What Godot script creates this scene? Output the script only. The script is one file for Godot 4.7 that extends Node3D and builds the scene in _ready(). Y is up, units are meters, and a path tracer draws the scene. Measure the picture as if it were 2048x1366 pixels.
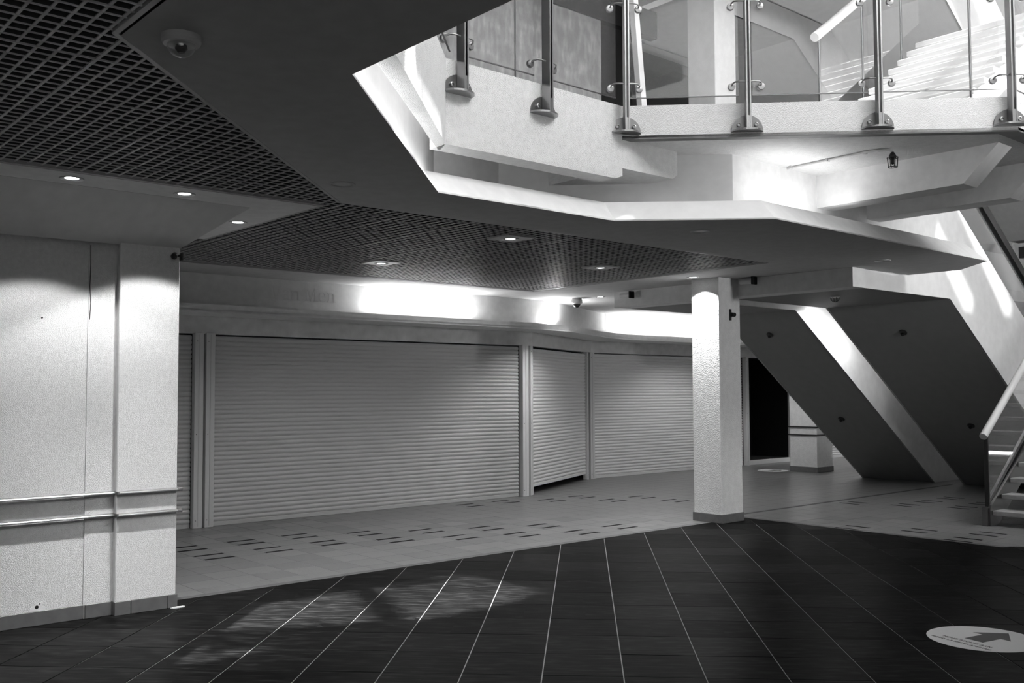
extends Node3D
# World axes: +x runs along the shop fronts (away to the right of the lens), +z comes from the shops towards the atrium, y is up.

const HC := 2.97      # underside of the lower ceiling
const HS := 3.645     # underside of the upper slab
const HT := 3.91      # top of the upper floor
const FLIGHT := 4.0   # floor to floor
const SQ := 0.70710678

var used := {}
var cam_xf: Transform3D
var M := {}

# ------------------------------------------------------------------ mesh building
class B:
	var v := PackedVector3Array()
	var n := PackedVector3Array()
	var uv := PackedVector2Array()
	func tri(a: Vector3, b: Vector3, c: Vector3) -> void:
		var nn := (b - a).cross(c - a).normalized()
		v.append(a); v.append(c); v.append(b)
		for i in 3: n.append(nn)
		uv.append(Vector2(a.x, a.z)); uv.append(Vector2(c.x, c.z)); uv.append(Vector2(b.x, b.z))
	func tri_n(a: Vector3, b: Vector3, c: Vector3, na: Vector3, nb: Vector3, nc: Vector3) -> void:
		v.append(a); v.append(c); v.append(b)
		n.append(na); n.append(nc); n.append(nb)
		for i in 3: uv.append(Vector2.ZERO)
	func quad(a: Vector3, b: Vector3, c: Vector3, d: Vector3) -> void:   # counter-clockwise seen from outside
		tri(a, b, c); tri(a, c, d)
	func box(lo: Vector3, hi: Vector3, bev := 0.0, bs := Basis(), org := Vector3.ZERO) -> void:
		if bev <= 0.0:
			var p := []
			for i in 8:
				p.append(org + bs * Vector3(hi.x if i & 1 else lo.x, hi.y if i & 2 else lo.y, hi.z if i & 4 else lo.z))
			quad(p[4], p[5], p[7], p[6]); quad(p[1], p[0], p[2], p[3]); quad(p[5], p[1], p[3], p[7])
			quad(p[0], p[4], p[6], p[2]); quad(p[6], p[7], p[3], p[2]); quad(p[0], p[1], p[5], p[4])
			return
		var c := (lo + hi) * 0.5
		var h := (hi - lo) * 0.5
		var e := minf(bev, minf(h.x, minf(h.y, h.z)) * 0.9)
		var P := func(sx: float, sy: float, sz: float, ax: int) -> Vector3:
			var q := Vector3(sx * (h.x - (0.0 if ax == 0 else e)), sy * (h.y - (0.0 if ax == 1 else e)), sz * (h.z - (0.0 if ax == 2 else e)))
			return org + bs * (c + q)
		for s in [-1.0, 1.0]:
			_face([P.call(s, -1, -1, 0), P.call(s, 1, -1, 0), P.call(s, 1, 1, 0), P.call(s, -1, 1, 0)], bs * Vector3(s, 0, 0))
			_face([P.call(-1, s, -1, 1), P.call(1, s, -1, 1), P.call(1, s, 1, 1), P.call(-1, s, 1, 1)], bs * Vector3(0, s, 0))
			_face([P.call(-1, -1, s, 2), P.call(1, -1, s, 2), P.call(1, 1, s, 2), P.call(-1, 1, s, 2)], bs * Vector3(0, 0, s))
			for t in [-1.0, 1.0]:
				_face([P.call(s, t, -1, 0), P.call(s, t, 1, 0), P.call(s, t, 1, 1), P.call(s, t, -1, 1)], bs * Vector3(s, t, 0))
				_face([P.call(s, -1, t, 0), P.call(s, 1, t, 0), P.call(s, 1, t, 2), P.call(s, -1, t, 2)], bs * Vector3(s, 0, t))
				_face([P.call(-1, s, t, 1), P.call(1, s, t, 1), P.call(1, s, t, 2), P.call(-1, s, t, 2)], bs * Vector3(0, s, t))
				for r in [-1.0, 1.0]:
					_face([P.call(s, t, r, 0), P.call(s, t, r, 1), P.call(s, t, r, 2)], bs * Vector3(s, t, r))
	func _face(p: Array, out: Vector3) -> void:
		var nn: Vector3 = (p[1] - p[0]).cross(p[2] - p[0])
		if nn.dot(out) < 0.0: p.reverse()
		tri(p[0], p[1], p[2])
		if p.size() == 4: tri(p[0], p[2], p[3])
	func prism(poly: PackedVector2Array, y0: float, y1: float, bev := 0.0) -> void:   # polygon in x, z
		extr(poly, Vector3(0, y0, 0), Vector3(1, 0, 0), Vector3(0, 0, 1), Vector3(0, y1 - y0, 0), bev)
	func extr(poly: PackedVector2Array, o: Vector3, ax: Vector3, ay: Vector3, d: Vector3, bev := 0.0) -> void:
		if poly.size() < 3: return
		if bev > 0.0:
			var ins := Geometry2D.offset_polygon(poly, -bev)
			if ins.size() == 1 and ins[0].size() == poly.size():
				# chamfered far cap: the sides stop short, then a slope to the inset polygon
				var q: PackedVector2Array = ins[0]
				var k0 := 0
				var best := 1e9
				for i in q.size():
					var dd := q[i].distance_to(poly[0])
					if dd < best: best = dd; k0 = i
				if Geometry2D.is_polygon_clockwise(q) != Geometry2D.is_polygon_clockwise(poly): q.reverse()
				best = 1e9
				for i in q.size():
					var dd := q[i].distance_to(poly[0])
					if dd < best: best = dd; k0 = i
				var d1 := d * (1.0 - bev / d.length())
				extr(poly, o, ax, ay, d1)
				var m := poly.size()
				for i in m:
					var a := o + d1 + ax * poly[i].x + ay * poly[i].y
					var b := o + d1 + ax * poly[(i + 1) % m].x + ay * poly[(i + 1) % m].y
					var c := o + d + ax * q[(k0 + i + 1) % m].x + ay * q[(k0 + i + 1) % m].y
					var e := o + d + ax * q[(k0 + i) % m].x + ay * q[(k0 + i) % m].y
					_face([a, b, c, e], d + (a + b) * 0.0)
				var ti := Geometry2D.triangulate_polygon(q)
				for i in range(0, ti.size(), 3):
					var f := []
					for j in 3: f.append(o + d + ax * q[ti[i + j]].x + ay * q[ti[i + j]].y)
					_face(f, d)
				return
		var t := Geometry2D.triangulate_polygon(poly)
		for i in range(0, t.size(), 3):
			var f := []
			var g := []
			for j in 3:
				var p := o + ax * poly[t[i + j]].x + ay * poly[t[i + j]].y
				f.append(p); g.append(p + d)
			_face(f, -d); _face(g, d)
		var cw := Geometry2D.is_polygon_clockwise(poly)
		for i in poly.size():
			var p0 := poly[i]
			var p1 := poly[(i + 1) % poly.size()]
			var e2 := p1 - p0
			var o2 := Vector2(e2.y, -e2.x) * (-1.0 if cw else 1.0)
			var a := o + ax * p0.x + ay * p0.y
			var b := o + ax * p1.x + ay * p1.y
			_face([a, b, b + d, a + d], ax * o2.x + ay * o2.y)
	func tube(path: Array, r: float, seg := 10, caps := true) -> void:
		var rings := []
		var up := Vector3.UP
		for i in path.size():
			var t: Vector3 = (path[mini(i + 1, path.size() - 1)] - path[maxi(i - 1, 0)]).normalized()
			var side := up.cross(t)
			if side.length() < 0.05: side = Vector3.RIGHT.cross(t)
			side = side.normalized()
			var w := t.cross(side)
			var ring := []
			for k in seg:
				var a := TAU * k / seg
				ring.append([path[i] + (side * cos(a) + w * sin(a)) * r, side * cos(a) + w * sin(a)])
			rings.append(ring)
		for i in path.size() - 1:
			for k in seg:
				var a = rings[i][k]
				var b = rings[i][(k + 1) % seg]
				var c = rings[i + 1][(k + 1) % seg]
				var d = rings[i + 1][k]
				tri_n(a[0], b[0], c[0], a[1], b[1], c[1]); tri_n(a[0], c[0], d[0], a[1], c[1], d[1])
		if caps:
			for e in 2:
				var ring = rings[0 if e == 0 else path.size() - 1]
				var out: Vector3 = (path[0] - path[1]) if e == 0 else (path[-1] - path[-2])
				for k in range(1, seg - 1):
					_face([ring[0][0], ring[k][0], ring[k + 1][0]], out)
	func lathe(prof: Array, o := Vector3.ZERO, axis := Vector3.UP, seg := 20) -> void:   # prof: Vector2(radius, height)
		var s := axis.cross(Vector3.RIGHT)
		if s.length() < 0.1: s = axis.cross(Vector3.FORWARD)
		s = s.normalized()
		var w := axis.cross(s).normalized()
		for i in prof.size() - 1:
			var p0: Vector2 = prof[i]
			var p1: Vector2 = prof[i + 1]
			if p0.distance_to(p1) < 1e-6: continue
			var dd := p1 - p0
			for k in seg:
				var a0 := TAU * k / seg
				var a1 := TAU * (k + 1) / seg
				var r0 := s * cos(a0) + w * sin(a0)
				var r1 := s * cos(a1) + w * sin(a1)
				var n0 := (r0 * dd.y - axis * dd.x).normalized()
				var n1 := (r1 * dd.y - axis * dd.x).normalized()
				var a := o + r0 * p0.x + axis * p0.y
				var b := o + r1 * p0.x + axis * p0.y
				var c := o + r1 * p1.x + axis * p1.y
				var d := o + r0 * p1.x + axis * p1.y
				if p0.x > 1e-6: tri_n(a, b, c, n0, n1, n1)
				if p1.x > 1e-6: tri_n(a, c, d, n0, n1, n0)
	func mesh(mat: Material) -> ArrayMesh:
		var arr := []
		arr.resize(Mesh.ARRAY_MAX)
		arr[Mesh.ARRAY_VERTEX] = v
		arr[Mesh.ARRAY_NORMAL] = n
		arr[Mesh.ARRAY_TEX_UV] = uv
		var am := ArrayMesh.new()
		am.add_surface_from_arrays(Mesh.PRIMITIVE_TRIANGLES, arr)
		am.surface_set_material(0, mat)
		return am

# ------------------------------------------------------------------ scene tree helpers
func numbered(s: String) -> String:
	if not used.has(s):
		used[s] = 0
		return s
	used[s] += 1
	return "%s_%03d" % [s, used[s]]

func tag(o: Node3D, label: String, category: String, group := "", kind := "") -> Node3D:
	o.set_meta("label", label); o.set_meta("category", category)
	if group != "": o.set_meta("group", group)
	if kind != "": o.set_meta("kind", kind)
	return o

func thing(called: String, label: String, category: String, at := Vector3.ZERO, group := "", kind := "") -> Node3D:
	var o := Node3D.new()
	o.name = numbered(called)
	add_child(o, true)
	o.position = at
	return tag(o, label, category, group, kind)

func obj(called: String, b: B, mat: Material, parent: Node3D, label := "", kind := "") -> MeshInstance3D:
	return put(called, b.mesh(mat), parent, label, kind)

func put(called: String, m: Mesh, parent: Node3D, label := "", kind := "") -> MeshInstance3D:
	var o := MeshInstance3D.new()
	o.mesh = m
	o.name = called
	if parent == self: o.name = numbered(called)
	parent.add_child(o, true)
	if label != "": o.set_meta("label", label)
	if kind != "": o.set_meta("kind", kind)
	return o

func struct(called: String, b: B, mat: Material, label: String, category: String) -> MeshInstance3D:
	var o := put(called, b.mesh(mat), self)
	tag(o, label, category, "", "structure")
	return o

func copy(t: Node3D, at: Vector3, label: String) -> Node3D:
	var r: Node3D = t.duplicate()
	r.name = numbered(str(t.name).split("_0")[0])
	add_child(r, true)
	r.position = at
	r.set_meta("label", label)
	return r

func V2(a: Array) -> PackedVector2Array:
	var p := PackedVector2Array()
	for i in range(0, a.size(), 2): p.append(Vector2(a[i], a[i + 1]))
	return p

# depth and picture place of a world point (only used to pick which tiles are near enough to be single parts)
func seen(p: Vector3) -> Vector3:
	var q := cam_xf.affine_inverse() * p
	if q.z > -0.5: return Vector3(-9, -9, 99)
	return Vector3(q.x / -q.z * 1960.0 / 1024.0, q.y / -q.z * 1960.0 / 683.0, -q.z)

# ------------------------------------------------------------------ materials
func noise_tex(freq: float, lo: float, hi: float, normal := false, strength := 4.0, octaves := 4, sd := 1) -> NoiseTexture2D:
	var f := FastNoiseLite.new()
	f.noise_type = FastNoiseLite.TYPE_SIMPLEX_SMOOTH
	f.frequency = freq
	f.fractal_octaves = octaves
	f.seed = sd
	var t := NoiseTexture2D.new()
	t.width = 512; t.height = 512
	t.seamless = true
	t.noise = f
	if normal:
		t.as_normal_map = true
		t.bump_strength = strength
	else:
		var g := Gradient.new()
		g.set_color(0, Color(lo, lo, lo)); g.set_color(1, Color(hi, hi, hi))
		t.color_ramp = g
	return t

func mat(g: float, rough := 0.6, metal := 0.0) -> StandardMaterial3D:
	var m := StandardMaterial3D.new()
	m.albedo_color = Color(g, g, g)
	m.roughness = rough
	m.metallic = metal
	return m

func plaster(g: float, scale := 0.8, rough := 0.75, tex: Texture2D = null, nrm: Texture2D = null, ns := 0.4) -> StandardMaterial3D:
	var m := mat(g, rough)
	m.uv1_triplanar = true
	m.uv1_world_triplanar = true
	m.uv1_scale = Vector3.ONE * scale
	if tex: m.albedo_texture = tex
	if nrm:
		m.normal_enabled = true
		m.normal_texture = nrm
		m.normal_scale = ns
	return m

func glow(e: float) -> StandardMaterial3D:
	var m := mat(0.9, 0.5)
	m.emission_enabled = true
	m.emission = Color(1, 1, 1)
	m.emission_energy_multiplier = e
	return m

func streak_image(sd: int, fx: float, fy: float, lo: float, hi: float, w := 512, h := 512) -> ImageTexture:
	var f := FastNoiseLite.new()
	f.noise_type = FastNoiseLite.TYPE_SIMPLEX_SMOOTH
	f.fractal_octaves = 4
	f.frequency = 1.0
	f.seed = sd
	var f2 := FastNoiseLite.new()
	f2.noise_type = FastNoiseLite.TYPE_SIMPLEX_SMOOTH
	f2.fractal_octaves = 3
	f2.frequency = 1.0
	f2.seed = sd + 7
	var im := Image.create(w, h, false, Image.FORMAT_RGB8)
	for y in h:
		for x in w:
			var a := f.get_noise_2d(x * fx, y * fy) * 0.6 + f2.get_noise_2d(x * 0.008, y * 0.02) * 0.4
			var t := clampf(0.5 + a, 0.0, 1.0)
			var c := lerpf(lo, hi, t * t)
			im.set_pixel(x, y, Color(c, c, c))
	im.generate_mipmaps()
	return ImageTexture.create_from_image(im)

func make_materials() -> void:
	var fine := noise_tex(0.02, 0.94, 1.0, false, 0, 5, 3)
	var stucco := noise_tex(0.11, 0, 1, true, 6.0, 3, 5)
	var grit := noise_tex(0.16, 0, 1, true, 8.0, 2, 9)
	var blot := noise_tex(0.012, 0.86, 1.0, false, 0, 5, 13)
	M.white = plaster(0.89, 0.7, 0.7, fine)
	M.soffit = plaster(0.75, 0.6, 0.8, fine)
	M.gallery = plaster(0.92, 0.6, 0.8, fine)
	M.stucco = plaster(0.885, 2.2, 0.8, fine, stucco, 0.5)
	M.concrete = plaster(0.88, 1.3, 0.8, fine, grit, 0.5)
	M.lintel = plaster(0.88, 0.6, 0.7, blot)
	M.column = plaster(0.88, 0.9, 0.7, fine, stucco, 0.35)
	M.plinth = plaster(0.42, 1.2, 0.45, blot)
	M.grout = plaster(0.62, 2.0, 0.8, fine)
	M.grout_dark = mat(0.22, 0.8)
	M.clad = plaster(0.86, 0.5, 0.32, fine)
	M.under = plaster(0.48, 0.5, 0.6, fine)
	M.black = mat(0.03, 0.8)
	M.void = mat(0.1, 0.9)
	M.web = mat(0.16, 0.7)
	M.rubber = mat(0.05, 0.45)
	M.steel = mat(0.62, 0.28, 1.0)
	M.steel_dark = mat(0.45, 0.35, 1.0)
	M.alu = mat(0.72, 0.42, 0.0)
	M.rail = mat(0.55, 0.38, 0.7)
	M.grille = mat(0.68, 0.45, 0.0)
	M.shutter = mat(0.88, 0.42, 0.0)
	M.shutter2 = mat(0.78, 0.45, 0.0)
	M.frame = mat(0.84, 0.45)
	M.plastic = mat(0.72, 0.35)
	M.dark = mat(0.12, 0.4)
	M.sun_tread = mat(0.8, 0.5)
	M.tread = plaster(0.62, 1.5, 0.5, blot)
	M.sticker = mat(0.9, 0.45)
	M.ink = mat(0.28, 0.5)
	M.ghost = mat(0.84, 0.7)
	M.lamp = glow(9.0)
	M.tube = glow(7.0)
	var gl := mat(0.95, 0.02)
	gl.transparency = BaseMaterial3D.TRANSPARENCY_ALPHA
	gl.albedo_color = Color(0.95, 0.95, 0.95, 0.03)
	M.glass = gl
	var dome := mat(0.5, 0.05)
	dome.transparency = BaseMaterial3D.TRANSPARENCY_ALPHA
	dome.albedo_color = Color(0.6, 0.6, 0.6, 0.25)
	M.dome = dome
	# boards of the hoarding
	var bt := streak_image(31, 0.05, 0.014, 0.6, 0.8, 512, 512)
	M.board = plaster(0.95, 0.45, 0.6, bt)
	# floor tiles
	var st := streak_image(11, 0.004, 0.06, 0.06, 0.21, 768, 768)
	M.dark_tiles = []
	for i in 4:
		var m := mat([1.0, 0.92, 0.97, 0.86][i], [0.33, 0.37, 0.31, 0.35][i])
		m.metallic_specular = 0.075
		m.albedo_texture = st
		M.dark_tiles.append(m)
	var lt := noise_tex(0.05, 0.88, 1.0, false, 0, 4, 21)
	M.light_tiles = []
	for i in 3:
		M.light_tiles.append(plaster([0.49, 0.475, 0.505][i], 1.6, [0.30, 0.34, 0.28][i], lt))
	M.inlay = mat(0.06, 0.5)
	M.inlay.metallic_specular = 0.1
	M.inlay_pale = mat(0.48, 0.35)
	M.joint = mat(0.2, 0.5)

# ------------------------------------------------------------------ lights
func spot(at: Vector3, dir: Vector3, e: float, ang: float, soft := 0.3, size := 0.05) -> void:
	var l := SpotLight3D.new()
	l.name = numbered("lamp_light")
	add_child(l)
	l.position = at
	var up := Vector3.FORWARD if absf(dir.normalized().y) > 0.98 else Vector3.UP
	l.look_at_from_position(at, at + dir, up)
	l.light_energy = e
	l.spot_angle = ang
	l.spot_angle_attenuation = soft
	l.spot_range = 30.0
	l.spot_attenuation = 2.0
	l.light_size = size
	l.shadow_enabled = true

func area(at: Vector3, dir: Vector3, sx: float, sy: float, e: float, along := Vector3.RIGHT) -> void:
	var l := AreaLight3D.new()
	l.name = numbered("panel_light")
	add_child(l)
	var z := -dir.normalized()
	var x := (along - z * along.dot(z)).normalized()
	l.transform = Transform3D(Basis(x, z.cross(x), z), at)
	l.area_size = Vector2(sx, sy)
	l.light_energy = e
	l.area_range = 40.0
	l.shadow_enabled = true

# ------------------------------------------------------------------ main
func _ready() -> void:
	# camera
	var cam := Camera3D.new()
	cam.name = "camera"
	add_child(cam)
	cam.fov = rad_to_deg(2.0 * atan(683.0 / 1960.0))
	cam.transform = Transform3D(Basis(Vector3.UP, deg_to_rad(-40.872)) * Basis(Vector3.RIGHT, 0.0502126) * Basis(Vector3.BACK, -0.0035766), Vector3(0, 1.6, 0))
	cam.near = 0.05
	cam.far = 200.0
	cam.current = true
	cam_xf = cam.transform
	# sky
	var we := WorldEnvironment.new()
	we.name = "environment"
	var env := Environment.new()
	env.background_mode = Environment.BG_COLOR
	env.background_color = Color(0.93, 0.93, 0.93)
	env.background_energy_multiplier = 12.5
	env.tonemap_mode = Environment.TONE_MAPPER_LINEAR
	env.tonemap_exposure = 1.0
	env.sdfgi_enabled = true
	env.ssao_enabled = true
	env.ssil_enabled = true
	we.environment = env
	add_child(we)
	# sun, high, coming over the atrium towards the shops
	var sun := DirectionalLight3D.new()
	sun.name = "sun"
	add_child(sun)
	sun.look_at_from_position(Vector3.ZERO, Vector3(-0.18, -1.0, -0.5), Vector3.FORWARD)
	sun.light_energy = 7.0
	sun.light_angular_distance = 0.6
	sun.shadow_enabled = true

	make_materials()
	build_floor()
	build_left_wall()
	build_ceiling()
	build_upper_slab()
	build_shop_fronts()
	build_columns()
	build_shell()
	build_escalators()
	build_stairs()
	build_balustrade()
	build_upper_level()
	build_lamps()
	build_small_things()

# ------------------------------------------------------------------ floor
func tile_mesh(w: float, d: float, bev: float, m: Material, uvo: Vector2, uvs: float, ang: float) -> ArrayMesh:
	# a tile with its top at y = 0, chamfered, centred; turned by ang about y; own texture window
	var b := B.new()
	var bs := Basis(Vector3.UP, ang)
	var hw := w * 0.5
	var hd := d * 0.5
	var top := [Vector3(-hw + bev, 0, -hd + bev), Vector3(-hw + bev, 0, hd - bev), Vector3(hw - bev, 0, hd - bev), Vector3(hw - bev, 0, -hd + bev)]
	var mid := [Vector3(-hw, -bev * 0.7, -hd), Vector3(-hw, -bev * 0.7, hd), Vector3(hw, -bev * 0.7, hd), Vector3(hw, -bev * 0.7, -hd)]
	b.quad(bs * top[0], bs * top[1], bs * top[2], bs * top[3])
	for i in 4:
		var j := (i + 1) % 4
		var dn := Vector3(0, -0.01, 0)
		b.quad(bs * mid[i], bs * mid[j], bs * top[j], bs * top[i])
		b.quad(bs * (mid[i] + dn), bs * (mid[j] + dn), bs * mid[j], bs * mid[i])
	for i in b.uv.size():
		var p := bs.inverse() * b.v[i]
		b.uv[i] = uvo + Vector2(p.x, p.z) * uvs
	return b.mesh(m)

func build_floor() -> void:
	var rng := RandomNumberGenerator.new()
	rng.seed = 5
	# dark square tiles laid on the diagonal
	var dark := thing("floor", "dark stone-look floor of square tiles laid diagonally with pale joints", "floor", Vector3.ZERO, "", "structure")
	var dark_poly := V2([-6, -7.46, 2.97, -7.46, 10.30, -7.46, 10.30, -4.34, 12.6, -2.04, 12.6, 9, -6, 9])
	var g := B.new()
	g.prism(dark_poly, -0.08, -0.0045)
	obj("grout_bed", g, M.grout, dark)
	var p := 0.457
	var meshes := []
	var ang := deg_to_rad(-45.0)
	for i in 12:
		meshes.append(tile_mesh(p - 0.007, p - 0.0035, 0.0018, M.dark_tiles[i % 4], Vector2(rng.randf(), rng.randf()), 0.75, ang))
	var cand := []
	for i in range(-22, 30):
		for j in range(-8, 34):
			var bb := 0.216 + p * (i + 0.5)
			var aa := 0.12 + p * (j + 0.5)
			var c := Vector2((bb + aa) * SQ, (bb - aa) * SQ)
			if c.x < -6 or c.x > 13 or c.y < -8 or c.y > 9: continue
			cand.append([seen(Vector3(c.x, 0, c.y)), c])
	var rest := B.new()
	var n_single := 0
	cand.sort_custom(func(x, y): return x[0].z < y[0].z)
	for e in cand:
		var c: Vector2 = e[1]
		var k := rng.randi() % 12
		var hb := (p - 0.007) * 0.5
		var ha := (p - 0.0035) * 0.5
		var q := PackedVector2Array()
		for s in [[-1, -1], [1, -1], [1, 1], [-1, 1]]:
			q.append(c + Vector2(s[0] * hb + s[1] * ha, s[0] * hb - s[1] * ha) * SQ)
		var parts := Geometry2D.intersect_polygons(q, dark_poly)
		if parts.is_empty(): continue
		var whole: bool = Geometry2D.clip_polygons(q, dark_poly).is_empty()
		var s: Vector3 = e[0]
		var in_view: bool = absf(s.x) < 1.12 and absf(s.y) < 1.15
		if in_view and n_single < 300:
			n_single += 1
			if whole:
				var o := put("tile", meshes[k], dark)
				o.position = Vector3(c.x, rng.randf_range(-0.0006, 0.0006), c.y)
			else:
				var b := B.new()
				b.prism(parts[0], -0.012, 0.0)
				for i in b.uv.size():
					var d2 := b.uv[i] - c
					b.uv[i] = Vector2(d2.x + d2.y, d2.x - d2.y) * SQ * 0.75
				obj("tile", b, M.dark_tiles[k % 4], dark)
		elif s.z < 40.0 or true:
			var b2 := B.new()
			b2.prism(parts[0], -0.012, 0.0)
			rest.v.append_array(b2.v); rest.n.append_array(b2.n)
			for i in b2.uv.size():
				rest.uv.append(Vector2(b2.uv[i].x + b2.uv[i].y, b2.uv[i].x - b2.uv[i].y) * SQ * 0.75)
	if rest.v.size() > 0:
		obj("far_tiles", rest, M.dark_tiles[1], dark, "", "stuff")
	# pale square tiles along the shops
	var pale := thing("floor", "pale glossy square floor tiles along the shuttered shop fronts", "floor", Vector3.ZERO, "", "structure")
	var pale_poly := V2([2.97, -7.545, 10.385, -7.545, 10.385, -4.34, 12.66, -2.06, 26, -2.06, 26, -15, 2.6, -15, 2.6, -11, 2.97, -11])
	var g2 := B.new()
	g2.prism(pale_poly, -0.08, -0.003)
	obj("grout_bed", g2, M.grout_dark, pale)
	var t := 0.317
	# inlaid bars: each cluster is three bars in one tile
	var bars := B.new()
	var cl := [[3.95, -9.33, 0], [4.58, -9.33, 0], [5.22, -9.34, 0], [5.86, -9.03, 0], [6.50, -8.71, 0], [7.13, -8.41, 0], [7.76, -8.10, 0], [8.40, -8.11, 0],
		[3.95, -9.97, 0], [4.59, -9.97, 0], [5.23, -9.98, 0], [5.87, -9.67, 0], [6.50, -9.35, 0], [7.15, -9.06, 0], [7.79, -8.76, 0],
		[8.45, -11.0, 0], [9.10, -10.99, 0], [9.72, -10.68, 0], [10.36, -10.71, 0], [10.36, -10.07, 0], [11.0, -10.07, 0], [11.0, -9.43, 0],
		[10.34, -6.24, 1], [10.66, -5.6, 1], [10.97, -4.97, 1], [10.36, -4.97, 1], [12.61, -7.53, 1], [12.9, -6.92, 1], [13.54, -6.91, 1], [13.2, -6.27, 1], [13.85, -6.27, 1], [14.2, -6.9, 1]]
	for c in cl:
		for k in 3:
			var lo := Vector3(c[0], 0.0, c[1] + k * 0.125)
			var hi := lo + Vector3(0.30, 0.0012, 0.055)
			if c[2] == 1:
				lo = Vector3(c[0] + k * 0.118, 0.0, c[1])
				hi = lo + Vector3(0.05, 0.0012, 0.30)
			var b := B.new()
			b.box(lo + Vector3(0, -0.004, 0), hi)
			obj("inlay_bar", b, M.inlay_pale if k == 1 else M.inlay, pale)
	var pm := []
	for i in 3: pm.append(tile_mesh(t - 0.004, t - 0.004, 0.0015, M.light_tiles[i], Vector2.ZERO, 1.0, 0.0))
	cand.clear()
	for i in range(7, 80):
		for j in range(-26, 16):
			var c := Vector2(3.62 + t * (i - 10 + 0.5), -8.065 + t * (j + 0.5))
			cand.append([seen(Vector3(c.x, 0, c.y)), c])
	cand.sort_custom(func(x, y): return x[0].z < y[0].z)
	var far := B.new()
	n_single = 0
	var h := (t - 0.004) * 0.5
	for e in cand:
		var c: Vector2 = e[1]
		var q := V2([c.x - h, c.y - h, c.x + h, c.y - h, c.x + h, c.y + h, c.x - h, c.y + h])
		var parts := Geometry2D.intersect_polygons(q, pale_poly)
		if parts.is_empty(): continue
		var whole: bool = Geometry2D.clip_polygons(q, pale_poly).is_empty()
		var s: Vector3 = e[0]
		var k := rng.randi() % 3
		if absf(s.x) < 1.05 and absf(s.y) < 1.1 and n_single < 300:
			n_single += 1
			if whole:
				var o := put("tile", pm[k], pale)
				o.position = Vector3(c.x, rng.randf_range(-0.0004, 0.0004), c.y)
			else:
				var b := B.new()
				b.prism(parts[0], -0.012, 0.0)
				obj("tile", b, M.light_tiles[k], pale)
		else:
			far.prism(parts[0], -0.012, 0.0)
	obj("far_tiles", far, M.light_tiles[0], pale, "", "stuff")
	# border strip between the two floors and the joint behind the column
	var bs := B.new()
	bs.prism(V2([2.97, -7.545, 10.385, -7.545, 10.385, -4.30, 10.30, -4.34, 10.30, -7.46, 2.97, -7.46]), -0.02, 0.001)
	struct("trim_1", bs, M.plinth, "grey border strip between the dark and the pale floor tiles", "floor trim")
	var js := B.new()
	js.box(Vector3(10.1, -0.01, -7.72), Vector3(16.4, 0.0015, -7.66))
	struct("trim_2", js, M.joint, "dark straight joint strip in the pale floor running from the column to the escalators", "floor trim")

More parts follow.
